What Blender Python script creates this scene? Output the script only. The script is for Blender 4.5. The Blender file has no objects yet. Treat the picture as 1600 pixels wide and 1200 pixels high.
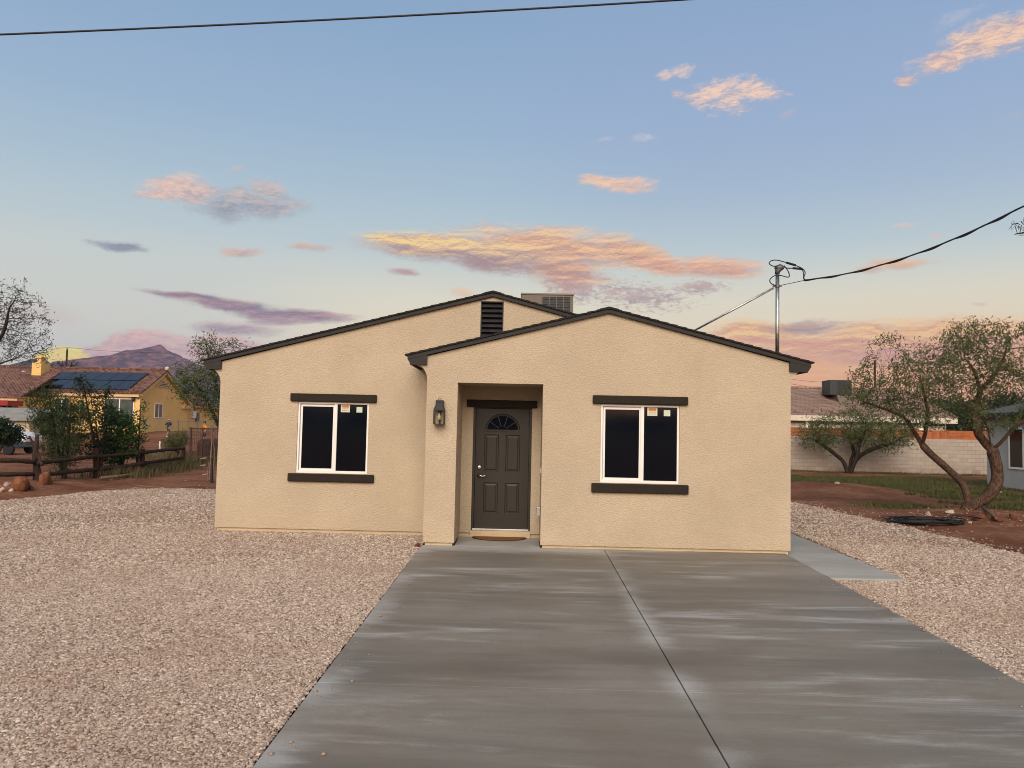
import bpy, bmesh, math, random
import numpy as np
from mathutils import Vector, Matrix, noise as mnoise
from mathutils.geometry import delaunay_2d_cdt

SC = bpy.context.scene
COL = SC.collection
rad = math.radians

# ------------------------------------------------------------------ camera
CF, PITCH, YAW, ROLL, EYE = 1202.0, 0.0567, 0.0169, 0.0213, 1.87
_cy, _sy, _cp, _sp = math.cos(YAW), math.sin(YAW), math.cos(PITCH), math.sin(PITCH)
FW = Vector((-_sy*_cp, _cy*_cp, _sp))
R0 = Vector((_cy, _sy, 0)); U0 = R0.cross(FW)
RT = R0*math.cos(ROLL) + U0*math.sin(ROLL)
UP = U0*math.cos(ROLL) - R0*math.sin(ROLL)
CAM = Vector((0, 0, EYE))
cam = bpy.data.cameras.new('camera'); camo = bpy.data.objects.new('camera', cam); COL.objects.link(camo)
cam.sensor_fit = 'HORIZONTAL'; cam.sensor_width = 36.0; cam.lens = CF/1600*36
cam.clip_start = 0.05; cam.clip_end = 20000
M = Matrix.Identity(4)
for i, a in enumerate((RT, UP, -FW)):
    for k in range(3): M[k][i] = a[k]
for k in range(3): M[k][3] = CAM[k]
camo.matrix_world = M
SC.camera = camo

def ray(u, w): return FW + RT*((u-800)/CF) - UP*((w-600)/CF)
def at(u, w, Y):
    d = ray(u, w); return CAM + d*(Y/d.y)
def atx(u, w, X):
    d = ray(u, w); return CAM + d*(X/d.x)
def atz(u, w, Z):
    d = ray(u, w); return CAM + d*((Z-EYE)/d.z)
def onplane(u, w, p0, n):
    d = ray(u, w); return CAM + d*((Vector(p0)-CAM).dot(n)/d.dot(n))
def azel(u, w):
    d = ray(u, w); return math.degrees(math.atan2(d.x, d.y)), math.degrees(math.atan2(d.z, math.hypot(d.x, d.y)))

def ss(a, b, x):
    t = min(1, max(0, (x-a)/(b-a))); return t*t*(3-2*t)

# ------------------------------------------------------------------ materials
def srgb(r, g, b):
    f = lambda c: c/12.92 if c <= .04045 else ((c+.055)/1.055)**2.4
    return tuple(f(c/255) for c in (r, g, b))

class NT:
    def __init__(s, tree): s.t = tree; s.n = tree.nodes; s.l = tree.links
    def new(s, typ, **kw):
        n = s.n.new(typ)
        for k, v in kw.items(): setattr(n, k, v)
        return n
    def put(s, sock, v):
        if isinstance(v, bpy.types.NodeSocket): s.l.new(v, sock)
        elif v is not None:
            if sock.type == 'RGBA' and len(v) == 3: v = (*v, 1)
            sock.default_value = v
    def math(s, op, a, b=None, c=None, clamp=False):
        n = s.new('ShaderNodeMath', operation=op, use_clamp=clamp)
        s.put(n.inputs[0], a)
        if b is not None: s.put(n.inputs[1], b)
        if c is not None: s.put(n.inputs[2], c)
        return n.outputs[0]
    def rng(s, v, a, b, c=0., d=1., smooth=True):
        n = s.new('ShaderNodeMapRange', interpolation_type='SMOOTHSTEP' if smooth else 'LINEAR')
        s.put(n.inputs[0], v)
        for i, q in enumerate((a, b, c, d)): s.put(n.inputs[i+1], q)
        return n.outputs[0]
    def mix(s, f, a, b, blend='MIX'):
        n = s.new('ShaderNodeMix', data_type='RGBA', blend_type=blend)
        s.put(n.inputs[0], f); s.put(n.inputs[6], a); s.put(n.inputs[7], b)
        return n.outputs[2]
    def noise(s, vec, scale, detail=4., rough=.55, dist=0.):
        n = s.new('ShaderNodeTexNoise')
        s.put(n.inputs['Vector'], vec); s.put(n.inputs['Scale'], scale)
        s.put(n.inputs['Detail'], detail); s.put(n.inputs['Roughness'], rough); s.put(n.inputs['Distortion'], dist)
        return n.outputs[0]
    def mapping(s, vec, loc=(0, 0, 0), rot=(0, 0, 0), scale=(1, 1, 1), typ='POINT'):
        n = s.new('ShaderNodeMapping', vector_type=typ)
        s.put(n.inputs[0], vec); n.inputs[1].default_value = loc; n.inputs[2].default_value = rot; n.inputs[3].default_value = scale
        return n.outputs[0]
    def ramp(s, f, stops):
        n = s.new('ShaderNodeValToRGB'); s.put(n.inputs[0], f)
        e = n.color_ramp.elements
        while len(e) < len(stops): e.new(1.)
        for q, (p, c) in zip(e, stops): q.position = p; q.color = (*c[:3], 1)
        return n.outputs[0]

def newmat(name):
    m = bpy.data.materials.new(name); m.use_nodes = True
    nt = NT(m.node_tree); nt.n.clear()
    out = nt.new('ShaderNodeOutputMaterial'); b = nt.new('ShaderNodeBsdfPrincipled')
    nt.l.new(b.outputs[0], out.inputs[0])
    tc = nt.new('ShaderNodeTexCoord')
    nt.b = b; nt.out = out; nt.obj = tc.outputs['Object']
    geo = nt.new('ShaderNodeNewGeometry'); nt.pos = geo.outputs['Position']; nt.geo = geo
    return m, nt

def bump(nt, h, strength, dist=.01, normal=None):
    n = nt.new('ShaderNodeBump'); nt.put(n.inputs['Height'], h)
    n.inputs['Strength'].default_value = strength; n.inputs['Distance'].default_value = dist
    if normal is not None: nt.put(n.inputs['Normal'], normal)
    return n.outputs[0]

def mat(name, col, rough=.7, var=.15, scale=4., metal=0., bmp=0., bscale=40., spec=.4, col2=None, bdist=.01):
    m, nt = newmat(name)
    n = nt.noise(nt.pos, scale, 5., .6)
    c2 = col2 or tuple(c*(1-var*1.4) for c in col)
    c1 = col if col2 else tuple(min(1, c*(1+var)) for c in col)
    nt.put(nt.b.inputs['Base Color'], nt.mix(nt.rng(n, .3, .7), c2, c1))
    nt.put(nt.b.inputs['Roughness'], nt.rng(n, .2, .8, max(0.02, rough-.08), min(1, rough+.08)))
    nt.b.inputs['Metallic'].default_value = metal
    nt.b.inputs['Specular IOR Level'].default_value = spec
    if bmp: nt.put(nt.b.inputs['Normal'], bump(nt, nt.noise(nt.pos, bscale, 4., .6), bmp, bdist))
    return m

MT = {}
# stucco
def stucco(name, col, sc=34., st=.55):
    m, nt = newmat(name)
    p = nt.mapping(nt.pos, scale=(1, 1, 1.5))
    n1 = nt.noise(p, sc, 3., .5, .6); n2 = nt.noise(p, sc*3.1, 2., .5)
    n3 = nt.noise(nt.pos, .9, 4., .6); n4 = nt.noise(nt.mapping(nt.pos, scale=(1, 1, .35)), 3.2, 5., .65)
    h = nt.math('ADD', nt.rng(n1, .38, .62), nt.math('MULTIPLY', n2, .35))
    c = nt.mix(nt.rng(n3, .3, .7), tuple(q*.93 for q in col), tuple(q*1.05 for q in col))
    c = nt.mix(nt.math('MULTIPLY', nt.rng(n4, .55, .75), .35), c, tuple(q*k for q, k in zip(col, (.90, .86, .80))))
    c = nt.mix(nt.math('MULTIPLY', nt.rng(n1, .30, .5, 1., 0.), .42), c, tuple(q*.70 for q in col))
    sepz = nt.new('ShaderNodeSeparateXYZ'); nt.put(sepz.inputs[0], nt.pos)
    spl = nt.math('MULTIPLY', nt.rng(sepz.outputs[2], .05, .55, 1., 0.), nt.rng(nt.noise(nt.pos, 7., 5., .7), .42, .68))
    c = nt.mix(nt.math('MULTIPLY', spl, .22), c, tuple(q*k for q, k in zip(col, (.86, .74, .62))))
    nt.put(nt.b.inputs['Base Color'], c)
    nt.b.inputs['Roughness'].default_value = .92; nt.b.inputs['Specular IOR Level'].default_value = .2
    nt.put(nt.b.inputs['Normal'], bump(nt, h, st, .011))
    return m
MT['stucco'] = stucco('tan stucco', (.525, .430, .308), 40.)
MT['found'] = stucco('tan painted footing', (.545, .435, .28), 12., .2)
MT['trim'] = mat('dark brown foam trim', (.024, .018, .0135), .85, .15, 20., bmp=.4, bscale=90., spec=.25)
MT['fascia'] = mat('dark brown painted board', (.018, .015, .013), .65, .12, 6., bmp=.1)
MT['shingle'] = mat('charcoal asphalt shingle', (.020, .018, .017), .95, .35, 9., bmp=.5, bscale=120.)
MT['white'] = mat('white vinyl', (.78, .76, .72), .35, .03, 3.)
MT['glass'] = mat('dark window glass', (.0017, .0034, .0068), .015, .1, 1., spec=.36)  # navy base colour stands in for blue sky reflected in the panes
MT['door'] = mat('brown painted door', (.019, .0138, .0078), .5, .08, 3., bmp=.05, bscale=60.)
MT['nickel'] = mat('satin nickel', (.62, .58, .52), .28, .05, 30., metal=1.)
MT['alu'] = mat('brushed aluminium', (.55, .54, .52), .4, .05, 30., metal=1.)
MT['galv'] = mat('galvanised steel', (.50, .49, .46), .38, .18, 14., metal=1.)
MT['galv_d'] = mat('dull grey zinc', (.16, .16, .16), .5, .2, 14., metal=.7)
MT['black'] = mat('matte black metal', (.022, .020, .018), .5, .15, 30.)
MT['rubber'] = mat('black cable rubber', (.012, .012, .013), .55, .2, 30.)
MT['slat'] = mat('dark vent slat', (.022, .021, .022), .6, .2, 10.)
MT['dark'] = mat('dark void', (.006, .006, .006), .9, .1, 3.)
MT['cooler'] = mat('beige cooler sheet metal', (.145, .12, .092), .55, .08, 3.)
MT['coolerc'] = mat('grey green cooler cap', (.20, .20, .15), .55, .1, 3.)
MT['mat'] = mat('coir mat', (.22, .085, .022), .98, .35, 90., bmp=.8, bscale=250.)
MT['matedge'] = mat('dark mat rim', (.045, .03, .02), .9, .2, 60.)
MT['paper'] = mat('off white sticker paper', (.62, .58, .46), .7, .04, 9.)
MT['palegreen'] = mat('pale green sticker', (.55, .62, .50), .7, .04, 9.)
MT['orange'] = mat('orange sticker band', (.50, .20, .03), .7, .08, 9.)
MT['ink'] = mat('dark printed ink', (.06, .055, .04), .7, .1, 9.)
MT['rust'] = mat('rusty iron', (.10, .03, .018), .8, .4, 30., bmp=.4)
MT['bulb'] = mat('amber clear bulb', (.50, .40, .22), .1, .1, 9.)

def glassmat():
    m, nt = newmat('clear lantern glass')
    tr = nt.new('ShaderNodeBsdfTransparent'); tr.inputs[0].default_value = (.96, .96, .93, 1)
    gl = nt.new('ShaderNodeBsdfGlossy'); gl.inputs['Roughness'].default_value = .05
    mx = nt.new('ShaderNodeMixShader'); mx.inputs[0].default_value = .05
    nt.l.new(tr.outputs[0], mx.inputs[1]); nt.l.new(gl.outputs[0], mx.inputs[2]); nt.l.new(mx.outputs[0], nt.out.inputs[0])
    return m
MT['clear'] = glassmat()

def foliage(name, col, col2, trans=.25):
    m, nt = newmat(name)
    r = nt.geo.outputs['Random Per Island']
    n = nt.noise(nt.pos, 1.6, 3., .6)
    f = nt.math('ADD', nt.math('MULTIPLY', r, .6), nt.math('MULTIPLY', nt.rng(n, .3, .7), .4))
    c = nt.mix(f, col, col2)
    nt.put(nt.b.inputs['Base Color'], c); nt.b.inputs['Roughness'].default_value = .6
    nt.b.inputs['Specular IOR Level'].default_value = .25
    t = nt.new('ShaderNodeBsdfTranslucent'); nt.put(t.inputs[0], c)
    mx = nt.new('ShaderNodeMixShader'); mx.inputs[0].default_value = trans
    nt.l.new(nt.b.outputs[0], mx.inputs[1]); nt.l.new(t.outputs[0], mx.inputs[2]); nt.l.new(mx.outputs[0], nt.out.inputs[0])
    return m
MT['mesq'] = foliage('mesquite leaf', (.045, .066, .020), (.115, .140, .050), .15)
MT['mesqdry'] = foliage('sparse brownish mesquite leaf', (.045, .045, .03), (.09, .095, .055))
MT['juniper'] = foliage('dark feathery leaf', (.014, .030, .010), (.045, .070, .020), .15)
MT['broad'] = foliage('broad green leaf', (.018, .050, .012), (.050, .105, .022), .25)
MT['broadd'] = foliage('dark shrub leaf', (.010, .022, .010), (.025, .045, .016), .15)
MT['palo'] = foliage('yellow green desert leaf', (.060, .075, .022), (.13, .13, .045), .25)
MT['farleaf'] = foliage('far dark leaf', (.022, .038, .018), (.045, .065, .028), .15)
MT['drygrass'] = foliage('dry weeds', (.075, .065, .028), (.15, .12, .055), .2)
MT['grass'] = foliage('short green grass', (.065, .075, .022), (.13, .125, .045), .2)

def bark(name, a, b):
    m, nt = newmat(name)
    p = nt.mapping(nt.pos, scale=(1, 1, .25))
    n = nt.noise(p, 40., 5., .65); n2 = nt.noise(nt.pos, 6., 3., .6)
    nt.put(nt.b.inputs['Base Color'], nt.mix(nt.math('MULTIPLY', nt.rng(n, .3, .7), nt.rng(n2, .2, .8, .5, 1.)), a, b))
    nt.b.inputs['Roughness'].default_value = .95; nt.b.inputs['Specular IOR Level'].default_value = .15
    nt.put(nt.b.inputs['Normal'], bump(nt, n, .9, .02))
    return m
MT['bark'] = bark('rough mesquite bark', (.028, .016, .011), (.175, .108, .072))
MT['barkd'] = bark('dark twig bark', (.020, .014, .011), (.06, .042, .032))
MT['wood'] = bark('weathered dark fence wood', (.022, .014, .011), (.085, .055, .040))
MT['woodp'] = bark('weathered pale branch', (.12, .080, .055), (.28, .20, .14))
MT['woodr'] = bark('reddish fence post', (.028, .010, .008), (.075, .032, .024))

# ------------------------------------------------------------------ mesh helpers
class MB:
    def __init__(s): s.v = []; s.f = []
    def add(s, vs, fs):
        o = len(s.v); s.v += [tuple(v) for v in vs]; s.f += [tuple(i+o for i in f) for f in fs]; return s
    def box(s, x0, x1, y0, y1, z0, z1):
        return s.add([(x0, y0, z0), (x1, y0, z0), (x1, y1, z0), (x0, y1, z0), (x0, y0, z1), (x1, y0, z1), (x1, y1, z1), (x0, y1, z1)],
                     [(0, 3, 2, 1), (4, 5, 6, 7), (0, 1, 5, 4), (1, 2, 6, 5), (2, 3, 7, 6), (3, 0, 4, 7)])
    def hexa(s, p):     # 8 corners in box order
        return s.add(p, [(0, 3, 2, 1), (4, 5, 6, 7), (0, 1, 5, 4), (1, 2, 6, 5), (2, 3, 7, 6), (3, 0, 4, 7)])
    def beam(s, a, b, w, h, up=(0, 0, 1)):
        a = Vector(a); b = Vector(b); d = (b-a).normalized(); r = d.cross(Vector(up)).normalized()*(w/2); u = r.cross(d).normalized()*(h/2)
        return s.hexa([a-r-u, a+r-u, b+r-u, b-r-u, a-r+u, a+r+u, b+r+u, b-r+u])
    def prism(s, poly, y0, y1, caps=True):   # polygon in x,z, extruded along y
        n = len(poly)
        vs = [(x, y0, z) for x, z in poly] + [(x, y1, z) for x, z in poly]
        fs = [(i, (i+1) % n, (i+1) % n+n, i+n) for i in range(n)]
        if caps: fs += [tuple(range(n))[::-1], tuple(range(n, 2*n))]
        return s.add(vs, fs)
    def tube(s, pts, r, n=8, cap=True):
        pts = [Vector(p) for p in pts]; rs = r if isinstance(r, (list, tuple)) else [r]*len(pts)
        o = len(s.v); ref = Vector((0, 0, 1))
        d0 = (pts[1]-pts[0]).normalized()
        if abs(d0.z) > .9: ref = Vector((1, 0, 0))
        x = d0.cross(ref).normalized()
        for i, p in enumerate(pts):
            d = (pts[min(i+1, len(pts)-1)]-pts[max(i-1, 0)])
            d = d.normalized() if d.length > 1e-9 else d0
            x = (x-d*x.dot(d)); x = x.normalized() if x.length > 1e-6 else d.orthogonal().normalized()
            y = d.cross(x)
            for k in range(n):
                a = 2*math.pi*k/n; q = p+(x*math.cos(a)+y*math.sin(a))*rs[i]; s.v.append(tuple(q))
        for i in range(len(pts)-1):
            for k in range(n):
                s.f.append((o+i*n+k, o+i*n+(k+1) % n, o+(i+1)*n+(k+1) % n, o+(i+1)*n+k))
        if cap:
            s.f.append(tuple(o+k for k in range(n))[::-1]); s.f.append(tuple(o+(len(pts)-1)*n+k for k in range(n)))
        return s
    def cone(s, c, ax, prof, n=16):   # lathe about axis: prof = [(t, r)]
        c = Vector(c); ax = Vector(ax).normalized()
        return s.tube([c+ax*t for t, r in prof], [max(r, .0005) for t, r in prof], n)
    def ball(s, c, rx, ry=None, rz=None, n=10):
        ry = ry or rx; rz = rz or rx; o = len(s.v); m = n//2
        for i in range(m+1):
            th = math.pi*i/m
            for k in range(n):
                a = 2*math.pi*k/n
                s.v.append((c[0]+rx*math.sin(th)*math.cos(a), c[1]+ry*math.sin(th)*math.sin(a), c[2]+rz*math.cos(th)))
        for i in range(m):
            for k in range(n):
                s.f.append((o+i*n+k, o+(i+1)*n+k, o+(i+1)*n+(k+1) % n, o+i*n+(k+1) % n))
        return s
    def build(s, name, m, parent=None, smooth=False, bevel=0., recalc=True, segs=2):
        loc = wloc(parent) if parent else Vector((0, 0, 0))
        me = bpy.data.meshes.new(name)
        me.from_pydata([(v[0]-loc.x, v[1]-loc.y, v[2]-loc.z) for v in s.v], [], s.f)
        bm = bmesh.new(); bm.from_mesh(me)
        if bevel:
            bmesh.ops.bevel(bm, geom=bm.edges[:], offset=bevel, segments=segs, affect='EDGES', profile=.5, clamp_overlap=True)
        if recalc: bmesh.ops.recalc_face_normals(bm, faces=bm.faces[:])
        bm.to_mesh(me); bm.free()
        if smooth: me.shade_smooth()
        return link(name, me, m, parent)

def link(name, me, m, parent=None):
    if m is not None: me.materials.append(MT[m] if isinstance(m, str) else m)
    o = bpy.data.objects.new(name, me); COL.objects.link(o)
    if parent: o.parent = parent
    return o
def wloc(o):
    v = Vector((0, 0, 0))
    while o: v += o.location; o = o.parent
    return v
def tag(o, label=None, cat=None, group=None, kind=None):
    for k, v in (('label', label), ('category', cat), ('group', group), ('kind', kind)):
        if v: o[k] = v
    return o
def thing(name, loc, label, cat, group=None):
    o = bpy.data.objects.new(name, None); COL.objects.link(o); o.location = loc; o.empty_display_size = .2
    return tag(o, label, cat, group)

def fastmesh(name, V, F, m, parent=None, smooth=False):
    V = np.asarray(V, np.float32).reshape(-1, 3); F = np.asarray(F, np.int32); k = F.shape[1]
    if parent is not None: V = V-np.array(wloc(parent), np.float32)
    me = bpy.data.meshes.new(name)
    me.vertices.add(len(V)); me.vertices.foreach_set('co', V.ravel())
    me.loops.add(F.size); me.loops.foreach_set('vertex_index', F.ravel())
    me.polygons.add(len(F)); me.polygons.foreach_set('loop_start', np.arange(0, F.size, k, dtype=np.int32))
    me.update(calc_edges=True); me.validate()
    if smooth: me.shade_smooth()
    return link(name, me, m, parent)

def holed(mb, outer, holes, f):
    """planar polygon with holes, (a,b) -> f(a,b) world"""
    vs = []; es = []
    for loop in [outer]+holes:
        o = len(vs); vs += [Vector(p) for p in loop]; es += [(o+i, o+(i+1) % len(loop)) for i in range(len(loop))]
    cv, ce, cf, *_ = delaunay_2d_cdt(vs, es, [], 1, 1e-6)
    def inside(p, loop):
        c = False
        for i in range(len(loop)):
            (x1, y1), (x2, y2) = loop[i], loop[i-1]
            if (y1 > p[1]) != (y2 > p[1]) and p[0] < (x2-x1)*(p[1]-y1)/(y2-y1)+x1: c = not c
        return c
    fs = []
    for t in cf:
        c = sum((cv[i] for i in t), Vector((0, 0)))/len(t)
        if inside(c, outer) and not any(inside(c, h) for h in holes): fs.append(tuple(t))
    mb.add([f(v.x, v.y) for v in cv], fs)
def loft(mb, a, b):
    n = len(a); mb.add(list(a)+list(b), [(i, (i+1) % n, (i+1) % n+n, i+n) for i in range(n)])
def rect(x0, x1, z0, z1): return [(x0, z0), (x1, z0), (x1, z1), (x0, z1)]

# ------------------------------------------------------------------ terrain
D1, D2, D3 = 11.98, 13.13, 13.0
SLOPE = .0225
def gz(x, y):
    z = -SLOPE*max(0., D1-max(y, -2.))
    z += .9*ss(58, 70, y)*ss(-12, -22, x)
    return z
def gzd(x, y):       # dirt with lumps
    z = gz(x, y)
    if -40 < x < 40 and 5 < y < 60:
        inhouse = -5.6 < x < 4.6 and y < 26
        k = 0 if inhouse else 1
        if x > 0: k *= ss(7.6, 9.2, x + max(0, (y-13))*.08)
        else: k *= max(ss(-11.2, -12.5, x), ss(20.8, 22.5, y))
        z += k*(.05*mnoise.noise((x*.9, y*.9, 0))+.05*mnoise.noise((x*.3, y*.3, 5))+.02*mnoise.noise((x*3, y*3, 2)))
        # soil ridge to the right of the house, soil heaped under the rail fence on the left
        if x > 5:
            z += k*.22*math.exp(-((y-27.0)/1.5)**2)*ss(7, 9, x)*(1-ss(11.5, 13.5, x))
            d2 = math.hypot((x-10.9)/1.6, (y-19.0)/1.0); z += .14*math.exp(-d2*d2)
        if x < -9:
            d2 = math.hypot((x+13.5)/1.3, (y-19.8)/1.6); z += .32*math.exp(-d2*d2)
    return z
def grid(a, b, s): return list(np.arange(a, b, s))
gx = [-4000, -2500, -1200, -600, -300, -150, -90, -60, -48]+grid(-40, -22, 1.2)+grid(-22, -8, .3)+grid(-8, 7, 1.)+grid(7, 24, .3)+grid(24, 42, 1.5)+[48, 60, 90, 150, 300, 600, 1200, 2500, 4000]
gy = [-4000, -1500, -600, -300, -120, -60, -30, -12, -4]+grid(0, 12, 1.)+grid(12, 36, .3)+grid(36, 72, 1.)+[75, 80, 90, 110, 150, 220, 350, 600, 1200, 2500, 4000]
V = [(x, y, gzd(x, y)-.03) for y in gy for x in gx]; nx = len(gx)
F = [(j*nx+i, j*nx+i+1, (j+1)*nx+i+1, (j+1)*nx+i) for j in range(len(gy)-1) for i in range(nx-1)]
def dirtmat():
    m, nt = newmat('red brown desert soil')
    p = nt.pos
    a = nt.noise(p, .5, 6., .6); b = nt.noise(p, 5., 6., .7); c = nt.noise(nt.mapping(p, scale=(.6, 1.6, 1)), 1.6, 5., .6)
    col = nt.mix(nt.rng(a, .35, .65), srgb(114, 74, 52), srgb(150, 106, 80))
    col = nt.mix(nt.rng(b, .35, .72), nt.mix(.55, col, srgb(84, 44, 28)), col)
    col = nt.mix(nt.math('MULTIPLY', nt.rng(c, .55, .72), .55), col, srgb(170, 128, 98))
    # grassy ground cover between the soil ridge and the block wall, scrub far away
    sx = nt.new('ShaderNodeSeparateXYZ'); nt.put(sx.inputs[0], p)
    x, y = sx.outputs[0], sx.outputs[1]
    e = nt.math('ADD', y, nt.math('MULTIPLY', nt.math('SUBTRACT', c, .5), 5.))
    xe = nt.math('ADD', x, nt.math('MULTIPLY', nt.math('SUBTRACT', c, .5), 3.))
    g = nt.math('MAXIMUM', nt.rng(e, 28.0, 29.6), nt.math('MULTIPLY', nt.rng(xe, 12.2, 13.4), nt.rng(y, 20., 21.5)))
    g = nt.math('MULTIPLY', g, nt.rng(e, 34.5, 37., 1., 0.))
    g = nt.math('MULTIPLY', g, nt.rng(x, 6., 8.))
    g = nt.math('MULTIPLY', g, nt.rng(b, .30, .52))
    col = nt.mix(nt.math('MULTIPLY', g, .75), col, srgb(78, 80, 38))
    far = nt.rng(nt.math('ABSOLUTE', y), 75., 160.)
    col = nt.mix(far, col, nt.mix(nt.rng(nt.noise(p, .05, 5., .6), .4, .6), srgb(70, 74, 48), srgb(112, 92, 66)))
    nt.put(nt.b.inputs['Base Color'], col)
    nt.b.inputs['Roughness'].default_value = .97; nt.b.inputs['Specular IOR Level'].default_value = .15
    h = nt.math('ADD', b, nt.math('MULTIPLY', nt.noise(p, 30., 5., .7), .35))
    nt.put(nt.b.inputs['Normal'], bump(nt, h, .9, .06))
    return m
MT['dirt'] = dirtmat()
o = fastmesh('ground', V, F, 'dirt', smooth=True); tag(o, kind='structure')

# gravel ---------------------------------------------------------------------
def wig(pts, amp=.12, step=.35, seed=0, fixed=()):
    out = []
    for i in range(len(pts)):
        a = Vector(pts[i]); b = Vector(pts[(i+1) % len(pts)]); n = max(1, int((b-a).length/step))
        if i in fixed: n = 1
        d = (b-a).normalized() if (b-a).length > 0 else Vector((0, 0)); nrm = Vector((-d.y, d.x))
        for k in range(n):
            q = a.lerp(b, k/n)
            if i not in fixed and k > 0: q = q+nrm*amp*(mnoise.noise((q.x*.9+seed, q.y*.9, 0))+.6*mnoise.noise((q.x*3+seed, q.y*3, 3)))
            out.append((q.x, q.y))
    return out
def gravelmat(name='gravel bed'):
    m, nt = newmat(name)
    p = nt.pos
    v = nt.new('ShaderNodeTexVoronoi'); nt.put(v.inputs['Vector'], p); v.inputs['Scale'].default_value = 52.
    sep = nt.new('ShaderNodeSeparateColor'); nt.put(sep.inputs[0], v.outputs['Color'])
    big = nt.noise(p, .55, 5., .6)
    c = nt.ramp(sep.outputs[0], [(0, srgb(108, 92, 82)), (.25, srgb(152, 134, 118)), (.5, srgb(172, 154, 137)), (.75, srgb(190, 172, 153)), (.92, srgb(208, 192, 174)), (1, srgb(118, 104, 98))])
    c = nt.mix(nt.rng(v.outputs['Distance'], .45, .75), c, srgb(104, 84, 72))
    c = nt.mix(nt.math('MULTIPLY', nt.rng(big, .42, .66), .35), c, srgb(134, 100, 78))
    nt.put(nt.b.inputs['Base Color'], c)
    nt.b.inputs['Roughness'].default_value = .95; nt.b.inputs['Specular IOR Level'].default_value = .15
    nt.put(nt.b.inputs['Normal'], bump(nt, nt.rng(v.outputs['Distance'], 0., .8, 1., 0.), .8, .015))
    return m
MT['gravelbed'] = gravelmat()
def stonemat():
    m, nt = newmat('crushed pinkish stone')
    oi = nt.new('ShaderNodeObjectInfo')
    big = nt.noise(nt.pos, .55, 5., .6)
    c = nt.ramp(oi.outputs['Random'], [(0, srgb(112, 96, 86)), (.12, srgb(150, 132, 118)), (.35, srgb(172, 155, 139)), (.6, srgb(188, 171, 155)), (.8, srgb(204, 188, 171)), (.93, srgb(226, 214, 199)), (1, srgb(122, 106, 100))])
    c = nt.mix(nt.math('MULTIPLY', nt.rng(big, .42, .68), .28), c, srgb(144, 114, 92))
    n = nt.noise(nt.pos, 160., 3., .6)
    c = nt.mix(nt.math('MULTIPLY', nt.rng(n, .35, .7), .35), c, srgb(120, 96, 84))
    nt.put(nt.b.inputs['Base Color'], c)
    nt.b.inputs['Roughness'].default_value = .9; nt.b.inputs['Specular IOR Level'].default_value = .2
    return m
MT['stone'] = stonemat()

def stone_nodes():
    t = bpy.data.node_groups.new('scatter stones', 'GeometryNodeTree')
    t.interface.new_socket('Geometry', in_out='INPUT', socket_type='NodeSocketGeometry')
    t.interface.new_socket('Geometry', in_out='OUTPUT', socket_type='NodeSocketGeometry')
    N = t.nodes; L = t.links
    gi = N.new('NodeGroupInput'); go = N.new('NodeGroupOutput')
    na = N.new('GeometryNodeInputNamedAttribute'); na.data_type = 'FLOAT'; na.inputs[0].default_value = 'dens'
    na2 = N.new('GeometryNodeInputNamedAttribute'); na2.data_type = 'FLOAT'; na2.inputs[0].default_value = 'size'
    dp = N.new('GeometryNodeDistributePointsOnFaces'); L.new(gi.outputs[0], dp.inputs['Mesh']); L.new(na.outputs[0], dp.inputs['Density'])
    ico = N.new('GeometryNodeMeshIcoSphere'); ico.inputs['Radius'].default_value = 1.; ico.inputs['Subdivisions'].default_value = 2
    sp = N.new('GeometryNodeSetPosition'); L.new(ico.outputs[0], sp.inputs[0])
    ns = N.new('ShaderNodeTexNoise'); ns.inputs['Scale'].default_value = .9; ns.inputs['Detail'].default_value = 1.
    vm = N.new('ShaderNodeVectorMath'); vm.operation = 'SUBTRACT'; L.new(ns.outputs['Color'], vm.inputs[0]); vm.inputs[1].default_value = (.5, .5, .5)
    vs = N.new('ShaderNodeVectorMath'); vs.operation = 'SCALE'; L.new(vm.outputs[0], vs.inputs[0]); vs.inputs['Scale'].default_value = 1.5
    L.new(vs.outputs[0], sp.inputs['Offset'])
    sm = N.new('GeometryNodeSetMaterial'); L.new(sp.outputs[0], sm.inputs[0]); sm.inputs['Material'].default_value = MT['stone']
    ip = N.new('GeometryNodeInstanceOnPoints'); L.new(dp.outputs['Points'], ip.inputs['Points']); L.new(sm.outputs[0], ip.inputs['Instance'])
    rr = N.new('FunctionNodeRandomValue'); rr.data_type = 'FLOAT_VECTOR'; rr.inputs[0].default_value = (-.5, -.5, 0); rr.inputs[1].default_value = (.5, .5, 6.28)
    L.new(rr.outputs[0], ip.inputs['Rotation'])
    rs = N.new('FunctionNodeRandomValue'); rs.data_type = 'FLOAT_VECTOR'; rs.inputs[0].default_value = (.7, .55, .4); rs.inputs[1].default_value = (1.35, 1.0, .75)
    rs.inputs['Seed'].default_value = 7
    rz = N.new('FunctionNodeRandomValue'); rz.data_type = 'FLOAT'; rz.inputs[2].default_value = .55; rz.inputs[3].default_value = 1.25; rz.inputs['Seed'].default_value = 3
    mm = N.new('ShaderNodeMath'); mm.operation = 'MULTIPLY'; L.new(na2.outputs[0], mm.inputs[0]); L.new(rz.outputs[1], mm.inputs[1])
    sc = N.new('ShaderNodeVectorMath'); sc.operation = 'SCALE'; L.new(rs.outputs[0], sc.inputs[0]); L.new(mm.outputs[0], sc.inputs['Scale'])
    L.new(sc.outputs[0], ip.inputs['Scale'])
    jg = N.new('GeometryNodeJoinGeometry'); L.new(gi.outputs[0], jg.inputs[0]); L.new(ip.outputs[0], jg.inputs[0])
    L.new(jg.outputs[0], go.inputs[0])
    return t
STN = stone_nodes()

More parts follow.
